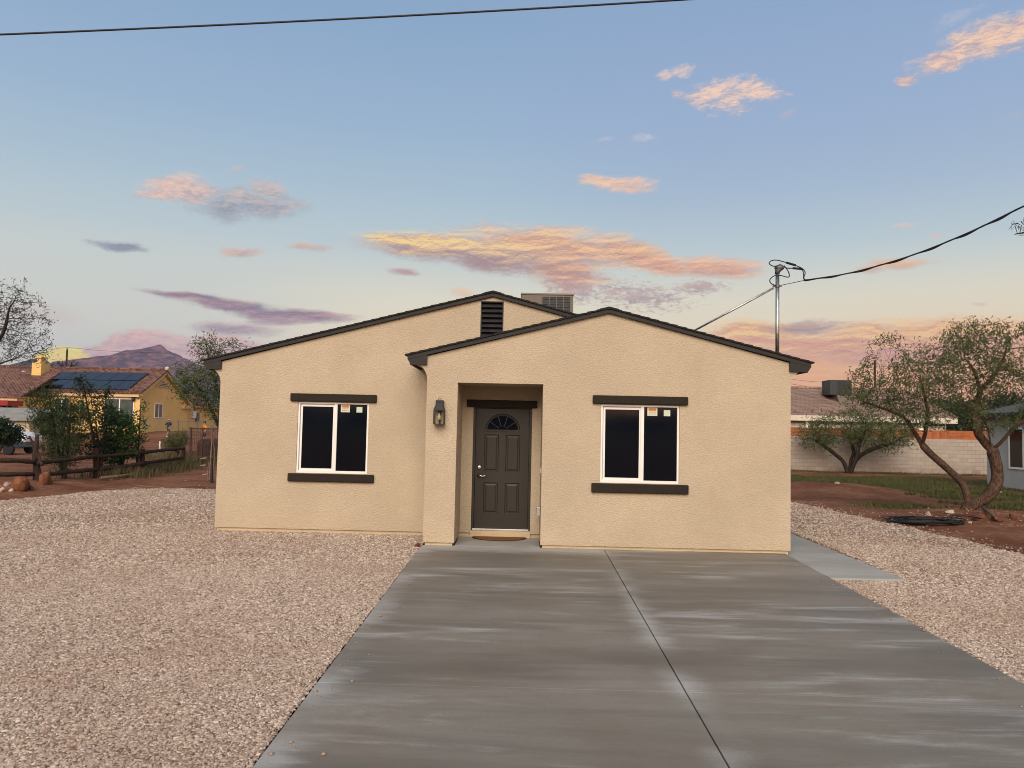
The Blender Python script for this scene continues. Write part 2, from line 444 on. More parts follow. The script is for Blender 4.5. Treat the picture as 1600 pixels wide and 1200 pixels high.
def inpoly(p, loop):
    c = False
    for i in range(len(loop)):
        (x1, y1), (x2, y2) = loop[i], loop[i-1]
        if (y1 > p[1]) != (y2 > p[1]) and p[0] < (x2-x1)*(p[1]-y1)/(y2-y1)+x1: c = not c
    return c
def gravel(name, poly, fixed, seed, label, cat):
    b = wig(poly, .13, .3, seed, fixed)
    xs = [p[0] for p in b]; ys = [p[1] for p in b]
    vs = [Vector(p) for p in b]; n = len(vs); es = [(i, (i+1) % n) for i in range(n)]
    rng = random.Random(seed)
    y = min(ys)
    while y < max(ys):
        x = min(xs)
        while x < max(xs):
            q = (x+rng.uniform(-.1, .1), y+rng.uniform(-.1, .1))
            if inpoly(q, b): vs.append(Vector(q))
            x += .35
        y += .35
    cv, ce, cf, *_ = delaunay_2d_cdt(vs, es, [], 1, 1e-5)
    me = bpy.data.meshes.new(name)
    def h(x, y): return gz(x, y)+.012+.022*mnoise.noise((x*1.1, y*1.1, seed))+.012*mnoise.noise((x*3, y*3, seed))
    me.from_pydata([(v.x, v.y, h(v.x, v.y)) for v in cv], [], [tuple(f) for f in cf])
    d = me.attributes.new('dens', 'FLOAT', 'POINT'); s = me.attributes.new('size', 'FLOAT', 'POINT')
    for i, v in enumerate(cv):
        dist = max(3., math.hypot(v.x, v.y))
        vis = v.y > 3.6 and abs(v.x) < v.y*.74+1.0
        d.data[i].value = (0 if not vis else (4800 if dist < 7.5 else 3400 if dist < 11 else 1500 if dist < 15 else 500))
        s.data[i].value = .0118 if dist < 7.5 else .0132 if dist < 11 else .017 if dist < 15 else .021
    bm = bmesh.new(); bm.from_mesh(me); bmesh.ops.recalc_face_normals(bm, faces=bm.faces[:])
    if sum(f.normal.z for f in bm.faces) < 0: bmesh.ops.reverse_faces(bm, faces=bm.faces[:])
    bm.to_mesh(me); bm.free()
    o = link(name, me, 'gravelbed')
    md = o.modifiers.new('stones', 'NODES'); md.node_group = STN
    return tag(o, label, cat, kind='stuff')
gl = [(-1.56, -2.5), (-1.56, 11.98), (-1.54, 13.16), (-5.22, 13.16), (-5.22, 21.3), (-8.5, 21.1), (-9.8, 20.9), (-11.0, 19.8), (-11.5, 16.8), (-11.9, 12), (-12.5, -2.5)]
gravel('gravel', gl, (0, 1, 2, 3, 10), 3, 'pinkish crushed gravel left of the concrete driveway', 'gravel')
gr = [(4.07, -2.5), (9.0, -2.5), (8.5, 8), (8.05, 12.59), (7.88, 15.95), (7.35, 21), (6.6, 26), (5.05, 26), (5.05, 10.25), (4.07, 10.25)]
gravel('gravel', gr, (0, 6, 7, 8, 9), 11, 'pinkish crushed gravel strip right of driveway and walkway slab', 'gravel')

# loose stones that strayed on to the dirt edge are part of the right strip's border
# driveway -------------------------------------------------------------------
def concmat(name, base, blue=0.):
    m, nt = newmat(name)
    p = nt.pos
    sx = nt.new('ShaderNodeSeparateXYZ'); nt.put(sx.inputs[0], p); x, y = sx.outputs[0], sx.outputs[1]
    band = nt.noise(nt.mapping(p, scale=(.16, 1.3, 1)), 1., 8., .66, .4)           # broad trowel bands along x
    streak = nt.noise(nt.mapping(p, scale=(.8, 6., 1)), 1., 9., .74, .5)
    fine = nt.noise(nt.mapping(p, scale=(4., 70., 1)), 1., 3., .6)
    blot = nt.noise(p, 1.1, 6., .62)
    c = nt.mix(nt.rng(band, .34, .66), tuple(q*.66 for q in base), tuple(q*1.16 for q in base))
    c = nt.mix(nt.math('MULTIPLY', nt.rng(blot, .42, .70), .45), c, tuple(q*k for q, k in zip(base, (.86, .76, .66))))
    c = nt.mix(nt.math('MULTIPLY', nt.rng(streak, .50, .75), .40), c, tuple(q*1.28 for q in base))
    c = nt.mix(nt.math('MULTIPLY', nt.rng(fine, .3, .7), .14), c, tuple(q*.6 for q in base))
    # pale curing bloom: along the long joint, the left edge and in smears across
    bloom_n = nt.noise(nt.mapping(p, scale=(.8, 5., 1)), 1., 6., .7)
    j = nt.math('ABSOLUTE', nt.math('SUBTRACT', x, 1.27))
    jb = nt.math('MULTIPLY', nt.rng(nt.math('ADD', j, nt.math('MULTIPLY', bloom_n, .5)), .14, .50, 1., 0.), nt.rng(nt.noise(p, .7, 3., .6), .38, .6))
    eb = nt.rng(nt.math('ADD', nt.math('ADD', x, 1.54), nt.math('MULTIPLY', nt.math('SUBTRACT', bloom_n, .5), .8)), .0, .32, 1., 0.)
    ef = nt.rng(nt.math('ADD', y, nt.math('MULTIPLY', nt.math('SUBTRACT', bloom_n, .5), 1.2)), 11.35, 11.9)
    ef = nt.math('MULTIPLY', ef, nt.rng(x, 1.1, 1.5, 1., 0.))
    sm = nt.math('MULTIPLY', nt.rng(nt.noise(nt.mapping(p, loc=(3.1, 1.7, 0), scale=(.36, 2.5, 1)), 1., 8., .68, .5), .49, .70), nt.rng(nt.noise(nt.mapping(p, loc=(1, 4, 0)), .35, 2., .5), .38, .56))
    b = nt.math('MAXIMUM', nt.math('MAXIMUM', nt.math('MULTIPLY', jb, .85), nt.math('MULTIPLY', eb, nt.rng(nt.noise(nt.mapping(p, scale=(0, 1, 1)), .8, 3., .6), .4, .62, .15, .7))), nt.math('MAXIMUM', nt.math('MULTIPLY', ef, .7), nt.math('MULTIPLY', sm, .78)))
    if blue: b = nt.math('MULTIPLY', streak, .25)
    c = nt.mix(nt.math('MULTIPLY', b, .9), c, (.47, .47, .455))
    gr = nt.noise(p, 45., 4., .7)
    c = nt.mix(nt.math('MULTIPLY', nt.rng(gr, .35, .7), .22), c, tuple(q*.62 for q in base))
    damp = nt.noise(nt.mapping(p, loc=(7, 2, 0), scale=(.5, 1.1, 1)), .6, 7., .66)
    c = nt.mix(nt.math('MULTIPLY', nt.rng(damp, .50, .66), .45), c, tuple(q*k for q, k in zip(base, (.58, .56, .52))))
    # scuffs
    sc = nt.noise(nt.mapping(p, rot=(0, 0, .5), scale=(3., 14., 1)), 1., 5., .75, 1.5)
    c = nt.mix(nt.math('MULTIPLY', nt.rng(sc, .68, .74), .35), c, (.5, .5, .47))
    nt.put(nt.b.inputs['Base Color'], c)
    nt.put(nt.b.inputs['Roughness'], nt.rng(band, .3, .7, .52, .8)); nt.b.inputs['Specular IOR Level'].default_value = .35
    h = nt.math('ADD', nt.math('MULTIPLY', fine, .5), nt.noise(p, 180., 3., .6))
    nt.put(nt.b.inputs['Normal'], bump(nt, h, .22, .003))
    return m
MT['conc'] = concmat('fresh grey concrete', (.206, .186, .155))
MT['concb'] = concmat('pale blue grey concrete', (.33, .325, .295), 1.)
mb = MB()
def slab(mb, x0, x1, y0, y1, top=.03, th=.12):
    mb.hexa([(x0, y0, gz(0, y0)+top-th), (x1, y0, gz(0, y0)+top-th), (x1, y1, gz(0, y1)+top-th), (x0, y1, gz(0, y1)+top-th),
             (x0, y0, gz(0, y0)+top), (x1, y0, gz(0, y0)+top), (x1, y1, gz(0, y1)+top), (x0, y1, gz(0, y1)+top)])
TJ = 5.98
for (xa, xb) in ((-1.54, 1.262), (1.274, 4.05)):
    slab(mb, xa, xb, TJ+.0022, D1+.025); slab(mb, xa, xb, -2.5, TJ-.0022)
o = mb.build('driveway', 'conc', bevel=.002); tag(o, kind='structure')
mb = MB(); slab(mb, -1.04, .28, D1+.032, D3-.002, top=.032); o = mb.build('porch_floor', 'conc'); tag(o, kind='structure')
mb = MB(); slab(mb, 4.056, 5.03, 10.27, 25.5, top=.034); o = mb.build('side_path', 'concb', bevel=.004); tag(o, kind='structure')
# dark filler in the joints
mb = MB(); mb.hexa([(1.258, -2.5, gz(0, -2.5)-.05), (1.278, -2.5, gz(0, -2.5)-.05), (1.278, D1, -.05), (1.258, D1, -.05), (1.258, -2.5, gz(0, -2.5)+.004), (1.278, -2.5, gz(0, -2.5)+.004), (1.278, D1, .004), (1.258, D1, .004)])
mb.box(-1.53, 1.25, TJ-.006, TJ+.006, gz(0, TJ)-.05, gz(0, TJ)+.026); mb.box(1.285, 4.04, TJ-.006, TJ+.006, gz(0, TJ)-.05, gz(0, TJ)+.026)
o = mb.build('driveway_joint', 'dark'); tag(o, kind='structure')

# ------------------------------------------------------------------ the house
AX, AZ, SF = 1.29, 3.765, .2515        # front gable apex
BX, BZ, SB = -.58, 4.19, .2566         # main gable apex
WL, WR = -1.53, 4.12                   # front wing wall
ML, MR = -5.235, 4.08                  # main block wall
WT = .072                               # wall top below roof line
BZ0 = .076                             # bottom screed of the stucco
def zf(x): return AZ-SF*abs(x-AX)
def zm(x): return BZ-SB*abs(x-BX)
house = thing('house', (-.5, D1, 0), 'tan stucco one storey house with dark brown trim behind the driveway', 'house')
def cove(x, s, ztop, r=.27):     # wall edge flaring out into the eave; s = -1 left, +1 right; listed upwards
    return [(x+s*(r-r*math.cos(a)), ztop-r+r*math.sin(a)) for a in [k*math.pi/2/7 for k in range(8)]]
COV_F = zf(4.42)-.115; COV_M = zm(-5.53)-.115
def wall_outline(xl, xr, zt, apx, cov, xl_c=True, xr_c=True):
    pts = [(xl, BZ0), (xr, BZ0)]
    if xr_c: pts += cove(xr, 1, cov)+[(xr+.03, zt(xr+.03)-WT-.02)]
    else: pts += [(xr, zt(xr)-WT)]
    pts += [(apx, zt(apx)-WT)]
    if xl_c: pts += [(xl-.03, zt(xl-.03)-WT-.02)]+cove(xl, -1, cov)[::-1]
    else: pts += [(xl, zt(xl)-WT)]
    return pts
WIN = 1.22
wRx, wRz = 1.187, 1.048
wLx, wLz = -3.88, 1.022
PX0, PX1, PZ = -1.048, .285, 2.556
# porch opening shares the wall's bottom edge: build outline with the notch
fo = wall_outline(WL, WR, zf, AX, COV_F)
fo = [(WL, BZ0), (PX0, BZ0), (PX0, PZ), (PX1, PZ), (PX1, BZ0)]+fo[1:]
wh = rect(wRx, wRx+WIN, wRz, wRz+WIN)
mb = MB()
holed(mb, fo, [wh], lambda a, b: (a, D1, b))
n = len(fo)
loft(mb, [(a, D1, b) for a, b in fo], [(a, D2+.02 if not (PX0-.01 <= a <= PX1+.01 and b < PZ+.01) else D3, b) for a, b in fo])
loft(mb, [(a, D1, b) for a, b in wh], [(a, D1+.09, b) for a, b in wh])
fw = mb.build('front_wall', 'stucco', house)
fw.data.materials.append(MT['found'])
# porch back wall with the door opening
DX0, DX1, DZ0, DZ1 = -.815, .088, .163, 2.19
mb = MB()
dh = rect(DX0-.045, DX1+.045, DZ0-.02, DZ1+.045)
holed(mb, rect(PX0-.02, PX1+.02, .10, PZ+.02), [dh], lambda a, b: (a, D3, b))
loft(mb, [(a, D3, b) for a, b in dh], [(a, D3+.12, b) for a, b in dh])
mb.build('porch_back_wall', 'stucco', house)
# main block
mo = wall_outline(ML, MR, zm, BX, COV_M, True, False)
wl = rect(wLx, wLx+WIN, wLz, wLz+WIN)
VX0, VX1, VZ0, VZ1 = -.787, -.392, 3.30, 4.035
vh = rect(VX0, VX1, VZ0, VZ1)
mb = MB()
mo_l = [p for p in mo]
holed(mb, mo, [wl, vh], lambda a, b: (a, D2, b))
HB = 25.2
loft(mb, [(a, D2, b) for a, b in mo], [(a, HB, b) for a, b in mo])
mb.add([(a, HB, b) for a, b in mo], [tuple(range(len(mo)))])
loft(mb, [(a, D2, b) for a, b in wl], [(a, D2+.09, b) for a, b in wl])
loft(mb, [(a, D2, b) for a, b in vh], [(a, D2+.10, b) for a, b in vh])
mb.build('main_wall', 'stucco', house)
# footing, set back 3 cm below the stucco screed
mb = MB()
mb.box(WL+.03, PX0-.03, D1+.03, D2, -.12, BZ0+.01); mb.box(PX1+.03, WR-.03, D1+.03, D2, -.12, BZ0+.01)
mb.box(ML+.03, WL+.02, D2+.03, D2+.3, -.12, BZ0+.01)
mb.box(ML+.03, ML+.3, D2+.3, HB-.03, -.12, BZ0+.01); mb.box(MR-.3, MR-.02, D2, HB-.03, -.12, BZ0+.01)
mb.box(PX0-.03, PX1+.03, D3+.03, D3+.2, -.12, .145)
mb.box(DX0-.05, DX1+.05, D3-.012, D3+.03, .03, .143)
mb.build('footing', 'found', house)
# roofs: courses of shingles as thin overlapping wedges
def shingle_roof(name, apx, apz, s, xl, xr, y0, y1):
    mb = MB(); cs = .145
    for sgn, xe in ((-1, xl), (1, xr)):
        L = abs(xe-apx); k = 0
        while k*cs < L+.001:
            a = min(L+.02, (k+1)*cs+.05); b = k*cs
            xa, xb = apx+sgn*a, apx+sgn*b
            j = .0015*math.sin(k*2.3)
            za, zb = apz-s*a+.012+j, apz-s*b+.004
            lo, hi = sorted((0, 1))
            p = [(xb, y0+j, zb-.02), (xa, y0+j, za-.02), (xa, y1, za-.02), (xb, y1, zb-.02), (xb, y0+j, zb), (xa, y0+j, za+.006), (xa, y1, za+.006), (xb, y1, zb)]
            mb.hexa(p); k += 1
    mb.box(apx-.012, apx+.012, y0-.004, y1, apz-.02, apz+.012)
    mb.hexa([(apx-.15, y0-.003, apz-s*.15-.005), (apx, y0-.003, apz-.002), (apx, y1, apz-.002), (apx-.15, y1, apz-s*.15-.005), (apx-.15, y0-.003, apz-s*.15+.022), (apx, y0-.003, apz+.02), (apx, y1, apz+.02), (apx-.15, y1, apz-s*.15+.022)])
    mb.hexa([(apx+.001, y0-.003, apz-.002), (apx+.15, y0-.003, apz-s*.15-.005), (apx+.15, y1, apz-s*.15-.005), (apx+.001, y1, apz-.002), (apx+.001, y0-.003, apz+.02), (apx+.15, y0-.003, apz-s*.15+.022), (apx+.15, y1, apz-s*.15+.022), (apx+.001, y1, apz+.02)])
    return mb.build(name, 'shingle', house)
OV = .055
shingle_roof('front_roof', AX, AZ, SF, -1.86, 4.44, D1-OV-.02, 16.6)
shingle_roof('main_roof', BX, BZ, SB, -5.54, 4.38, D2-OV-.02, HB+.06)
def fascia(apx, apz, s, xl, xr, wl_, wr_, y0, ywall, yend):
    for sgn, xe in ((-1, xl), (1, xr)):      # rake board
        mb = MB(); h = .060
        za, ze = apz-.018, apz-.018-s*abs(xe-apx)
        pts = [(apx, za), (xe, ze), (xe, ze-h), (apx, za-h)]
        mb.prism(pts, y0, ywall-.001); mb.build('rake_board', 'fascia', house, bevel=.002)
    for sgn, xe, xw in ((-1, xl, wl_), (1, xr, wr_)):
        if xw is None: continue
        mb = MB()                              # boxed tail below the rake and the eave board running back
        ze = apz-.018-s*abs(xe-apx)-.061; zw = apz-.018-s*abs(xw-apx)-.061
        i = xe-sgn*.025
        pts = [(xe-sgn*.004, ze), (xw+sgn*.006, zw), (xw+sgn*.006, zw-.150), (xe-sgn*.055, ze-.080)]
        mb.prism(pts, y0+.004, ywall-.002)
        mb.prism([(xe-sgn*.002, ze+.058), (xe-sgn*.03, ze+.058), (xe-sgn*.058, ze-.079), (xe-sgn*.035, ze-.079)], ywall, yend)
        mb.build('eave_board', 'fascia', house)
fascia(AX, AZ, SF, -1.84, 4.42, -1.53, 4.09, D1-OV, D1, 16.5)
fascia(BX, BZ, SB, -5.52, 4.36, -5.22, None, D2-OV, D2, HB)

def beam_trim(name, x0, x1, z0, z1, y, d=.055, parent=None, tilt=0.):
    mb = MB(); mb.hexa([(x0, y-d, z0+tilt), (x1, y-d, z0), (x1, y+.01, z0), (x0, y+.01, z0+tilt), (x0, y-d, z1+tilt), (x1, y-d, z1), (x1, y+.01, z1), (x0, y+.01, z1+tilt)])
    return mb.build(name, 'trim', parent or house, bevel=.014, segs=3)
beam_trim('window_lintel', wRx-.13, wRx+WIN+.122, wRz+WIN+.004, wRz+WIN+.134, D1)
beam_trim('window_sill', wRx-.13, wRx+WIN+.14, wRz-.145, wRz-.004, D1)
beam_trim('window_lintel', wLx-.127, wLx+WIN+.13, wLz+WIN+.004, wLz+WIN+.138, D2)
beam_trim('window_sill', wLx-.125, wLx+WIN+.125, wLz-.14, wLz-.004, D2)
beam_trim('door_lintel', -.972, .215, 2.205, 2.33, D3, .05)

def window(x, z, y, left=True):
    f = MB(); W = WIN; g = .003
    y0 = y+.012
    t = .030
    x0, x1, z0, z1 = x+g, x+W-g, z+g, z+W-g
    for a in ((x0, x1, z0, z0+t+.014), (x0, x1, z1-t, z1)): f.box(a[0], a[1], y0, y0+.06, a[2], a[3])
    for a in ((x0, x0+t), (x1-t, x1)): f.box(a[0], a[1], y0+.001, y0+.06, z0+t, z1-t+.002)
    # thin raised nail-fin lip
    mid = x+W*.535
    f.box(mid-.030, mid+.022, y0+.004, y0+.05, z0+t+.012, z1-t+.001)
    fr = f.build('window', 'white', house, bevel=.003)
    s = MB(); t2 = .036
    sx0, sx1, sz0, sz1 = x0+t+.012, mid-.026, z0+t+.014, z1-t-.018
    ys = y0+.018
    s.box(sx0, sx1, ys, ys+.025, sz0, sz0+t2); s.box(sx0, sx1, ys, ys+.025, sz1-t2+.006, sz1)
    s.box(sx0, sx0+t2-.006, ys+.001, ys+.025, sz0+t2-.001, sz1-t2+.007); s.box(sx1-t2+.01, sx1, ys+.001, ys+.025, sz0+t2-.001, sz1-t2+.007)
    s.box(x0+t-.002, x1-t+.002, y0+.045, y0+.058, z1-t-.02, z1-t+.002); s.box(x0+t-.002, x0+t+.014, y0+.045, y0+.058, z0+t, z1-t)
    s.build('sash', 'white', fr, bevel=.002)
    p = MB(); p.box(sx0+.02, sx1-.02, ys+.012, ys+.018, sz0+.02, sz1-.02); p.build('pane', 'glass', fr)
    p = MB(); p.box(mid+.01, x1-t+.004, y0+.030, y0+.036, z0+t+.01, z1-t+.004); p.build('pane', 'glass', fr)
    # maker's stickers on the fixed pane
    a, b = mid+.075, z1-t-.115
    st = MB(); st.box(a, a+.155, y0+.0275, y0+.0298, b-.02, b+.115); so = st.build('sticker', 'paper', fr)
    so['label'] = 'cream paper sticker with an orange band'
    k = MB(); k.box(a+.02, a+.135, y0+.0266, y0+.0274, b+.06, b+.098); k.build('sticker_band', 'orange', fr)
    k = MB()
    for q in range(8): k.box(a+.035+q*.012, a+.043+q*.012, y0+.0266, y0+.0274, b+.032+.004*(q % 2), b+.043)
    for q in range(10): k.box(a+.025+q*.011, a+.033+q*.011, y0+.0266, y0+.0274, b+.004, b+.014-.003*(q % 3))
    k.build('sticker_print', 'ink', fr)
    c = mid+.345 if left else mid+.33
    st = MB(); st.box(c, c+.10, y0+.0272, y0+.0298, b-.02, b+.075); so = st.build('sticker', 'palegreen', fr); so['label'] = 'small blank pale green sticker'
    return fr
w1 = window(wLx, wLz, D2); w2 = window(wRx, wRz, D1, False)

# gable vent
mb = MB(); mb.box(VX0, VX1, D2+.085, D2+.095, VZ0, VZ1)
gv = mb.build('gable_vent', 'dark', house)
mb = MB(); k = 0
z = VZ1-.02
while z > VZ0+.05:
    mb.hexa([(VX0+.004, D2+.008, z-.082), (VX1-.004, D2+.008, z-.082), (VX1-.004, D2+.018, z-.088), (VX0+.004, D2+.018, z-.088),
             (VX0+.004, D2+.070, z-.014), (VX1-.004, D2+.070, z-.014), (VX1-.004, D2+.080, z-.02), (VX0+.004, D2+.080, z-.02)])
    z -= .086
mb.build('louvre', 'slat', gv)
mb = MB()
for a in ((VX0, VX0+.018, VZ0, VZ1), (VX1-.018, VX1, VZ0, VZ1), (VX0+.018, VX1-.018, VZ1-.018, VZ1)): mb.box(a[0], a[1], D2+.002, D2+.084, a[2], a[3])
mb.build('vent_frame', 'slat', gv)

# front door
mb = MB()
DY = D3+.035; xo = DX0; zo = DZ0+.012
def R(x0, x1, z0, z1, g=0.): return [(xo+x0+g, zo+z0+g), (xo+x1-g, zo+z0+g), (xo+x1-g, zo+z1-g), (xo+x0+g, zo+z1-g)]
panels = [(.150, .392, .245, .765), (.512, .752, .245, .765), (.150, .392, .945, 1.572), (.512, .752, .945, 1.572)]
fan_c = (xo+.452, zo+1.640)
def half(rx, rz, n=18): return [(fan_c[0]+rx*math.cos(math.pi*k/n), fan_c[1]+rz*math.sin(math.pi*k/n)) for k in range(n+1)]
fan = half(.285, .272)
dw, dhh = DX1-DX0-.006, DZ1-DZ0-.016
holed(mb, R(.003, dw+.003, 0, dhh), [R(*p) for p in panels]+[fan], lambda a, b: (a, DY, b))
for p in panels:
    rings = [(0, 0), (.012, .009), (.026, .009), (.048, .002)]
    L = [[(a, DY+d, b) for a, b in R(*p, g)] for g, d in rings]
    for a, b in zip(L, L[1:]): loft(mb, a, b)
    mb.add(L[-1], [(0, 1, 2, 3)])
o_ = R(.003, dw+.003, 0, dhh); loft(mb, [(a, DY, b) for a, b in o_], [(a, DY+.044, b) for a, b in o_])
loft(mb, [(a, DY, b) for a, b in fan], [(a, DY+.03, b) for a, b in fan])
door = mb.build('front_door', 'door', house, recalc=True)
mb = MB()         # moulding ring round the fanlight
L1, L2, L3 = half(.300, .287), half(.288, .276), half(.262, .250)
for (A, ya), (B, yb) in (((L1, DY-.001), (L2, DY-.014)), ((L2, DY-.014), (L3, DY-.010)), ((L3, DY-.010), (L3, DY+.02))):
    n = len(A); mb.add([(a, ya, b) for a, b in A]+[(a, yb, b) for a, b in B], [(i, i+1, i+1+n, i+n) for i in range(n-1)])
mb.box(fan_c[0]-.300, fan_c[0]+.300, DY-.013, DY+.02, fan_c[1]-.012, fan_c[1]+.016)
for k in (1, 2, 3, 4):
    a = math.pi*k/5; c, s = math.cos(a), math.sin(a)
    mb.beam((fan_c[0]+.085*c, DY+.004, fan_c[1]+.08*s), (fan_c[0]+.265*c, DY+.004, fan_c[1]+.253*s), .010, .012, (0, 1, 0))
n = 14; mb.tube([(fan_c[0]+.085*math.cos(math.pi*k/n), DY+.004, fan_c[1]+.08*math.sin(math.pi*k/n)) for k in range(n+1)], .006, 6)
mb.build('fanlight_frame', 'door', door)
mb = MB(); g = half(.29, .277); mb.add([(a, DY+.014, b) for a, b in g], [tuple(range(len(g)))]); mb.build('fanlight_glass', 'glass', door, recalc=False)
mb = MB()
hx, hz = xo+.072, zo+.875
mb.cone((hx, DY-.001, hz), (0, -1, 0), [(0, .034), (.008, .034), (.016, .022), (.028, .012), (.05, .011), (.056, .001)], 18)
mb.tube([(hx, DY-.05, hz), (hx+.02, DY-.058, hz+.004), (hx+.06, DY-.056, hz-.006), (hx+.105, DY-.050, hz+.004), (hx+.118, DY-.048, hz+.010)], [.011, .011, .0085, .0075, .005], 10)
mb.build('door_handle', 'nickel', door, smooth=True)
mb = MB(); hz = zo+1.015
mb.cone((hx, DY-.001, hz), (0, -1, 0), [(0, .036), (.010, .036), (.022, .028), (.026, .012), (.0265, .001)], 20); mb.box(hx-.004, hx+.004, DY-.034, DY-.024, hz-.014, hz+.014)
mb.build('deadbolt', 'nickel', door)
mb = MB()
mb.box(DX0-.044, DX0-.001, D3-.004, D3+.11, DZ0, DZ1+.001); mb.box(DX1+.001, DX1+.044, D3-.004, D3+.11, DZ0, DZ1+.001); mb.box(DX0-.044, DX1+.044, D3-.004, D3+.11, DZ1+.002, DZ1+.044)
mb.build('door_frame', 'door', house, bevel=.003)
mb = MB(); mb.box(DX0-.02, DX1+.02, D3-.02, D3+.11, DZ0-.018, DZ0+.009); mb.build('threshold', 'alu', house, bevel=.003)
mb = MB(); mb.box(DX0-.06, DX1+.06, D3+.1, D3+.13, 0, PZ); mb.build('door_backing', 'dark', house)
# outlet cover and bell on the right cheek of the porch
mb = MB(); mb.box(PX1-.055, PX1+.004, D3-.32, D3-.22, .44, .58); mb.box(PX1-.062, PX1-.054, D3-.31, D3-.23, .45, .57)
mb.build('outlet_cover', 'alu', house, bevel=.006)
mb = MB(); mb.box(PX1-.012, PX1+.003, D1+.28, D1+.32, 1.16, 1.24); mb.build('door_bell', 'white', house, bevel=.004)

# wall lantern
lx, lz = -1.315, 1.895
lan = thing('wall_lantern', (lx, D1, lz), 'black glass sided lantern on the porch pillar left of the door', 'lantern')
yb = D1-.002; mb = MB()
mb.box(lx-.05, lx+.05, yb-.014, yb, lz+.215, lz+.375); mb.box(lx-.012, lx+.012, yb-.012, yb, lz+.004, lz+.216); mb.build('back_plate', 'black', lan, bevel=.004)
mb = MB()
hw, yf, yk = .078, D1-.172, D1-.030
zb, zs, zt = lz, lz+.225, lz+.375
r_ = .0065
C4 = [(lx-hw, yf), (lx+hw, yf), (lx+hw, yk), (lx-hw, yk)]
T4 = [(lx-.052, D1-.118), (lx+.052, D1-.118), (lx+.052, yk), (lx-.052, yk)]
for (x, y), (x2, y2) in zip(C4, T4):
    mb.box(x-r_, x+r_, y-r_, y+r_, zb+.008, zs); mb.beam((x, y, zs-.004), (x2, y2, zt-.075), .013, .013, (0, 1, 0)); mb.box(x2-r_, x2+r_, y2-r_, y2+r_, zt-.078, zt-.01)
mb.box(lx-hw-.009, lx+hw+.009, yf-.009, yk+.009, zb, zb+.014)
for z in (zs-.006,):
    mb.box(lx-hw, lx+hw, yf-.006, yf+.006, z, z+.012); mb.box(lx-hw, lx+hw, yk-.006, yk+.006, z, z+.012)
    mb.box(lx-hw-.006, lx-hw+.006, yf, yk, z, z+.012); mb.box(lx+hw-.006, lx+hw+.006, yf, yk, z, z+.012)
mb.box(lx-.058, lx+.058, D1-.125, yb-.01, zt-.014, zt)
mb.build('frame', 'black', lan)
mb = MB(); a = [(x, y, zs+.004) for x, y in [(lx-hw+.01, yf+.01), (lx+hw-.01, yf+.01), (lx+hw-.01, yk-.01), (lx-hw+.01, yk-.01)]]
b = [(x, y, zt-.07) for x, y in T4]; c = [(x, y, zt-.015) for x, y in T4]; loft(mb, a, b); loft(mb, b, c); mb.build('shade', 'black', lan)
mb = MB(); mb.tube([(lx, D1-.09+.0*k, zt-.004+0*k) for k in (0,)]+[(lx-.022*math.sin(t)-0, D1-.075, zt+.014-.020*math.cos(t)) for t in np.linspace(.4, 2*math.pi-.4, 12)], .004, 6); mb.build('loop', 'black', lan)
mb = MB(); g = .0012
for x in (lx-hw, lx+hw): mb.box(x-g, x+g, yf+.006, yk-.006, zb+.015, zs-.006)
mb.box(lx-hw+.006, lx+hw-.006, yf-g, yf+g, zb+.015, zs-.006)
mb.build('glass', 'clear', lan)
cyy = (yf+yk)/2
mb = MB(); mb.cone((lx, cyy, zs+.03), (0, 0, -1), [(0, .013), (.05, .013), (.06, .016), (.075, .016), (.078, .01)], 12); mb.build('socket', 'black', lan)
mb = MB(); mb.cone((lx, cyy, zs-.048), (0, 0, -1), [(0, .010), (.02, .014), (.05, .026), (.08, .029), (.105, .02), (.115, .004)], 14); mb.build('bulb', 'bulb', lan, smooth=True)

# door mat
dm = thing('door_mat', (-.38, D3-.05, .03), 'half round brown coir mat in front of the door', 'door mat')
def halfmat(r, d): return [(-.38+r*math.cos(t), D3-.035-d*math.sin(t)) for t in np.linspace(0, math.pi, 22)]
def slabpoly(mb, P, z0, z1):
    n = len(P); mb.add([(x, y, z0) for x, y in P]+[(x, y, z1) for x, y in P], [(i, (i+1) % n, (i+1) % n+n, i+n) for i in range(n)]+[tuple(range(n))[::-1], tuple(range(n, 2*n))])
mb = MB(); slabpoly(mb, halfmat(.46, .40), .0335, .042); mb.build('rim', 'matedge', dm)
mb = MB(); slabpoly(mb, [(x, y-.012) for x, y in halfmat(.432, .362)], .0425, .052); mb.build('pile', 'mat', dm)

# short rusty pipe stub by the pillar
mb = MB(); mb.tube([(-1.60, 11.99, .035), (-1.60, 11.88, .03)], .028, 12); mb.tube([(-1.60, 11.90, .03), (-1.60, 11.86, .03)], .036, 12)
o = mb.build('pipe_stub', 'rust'); tag(o, 'short rusty capped pipe end lying at the foot of the porch pillar', 'pipe')

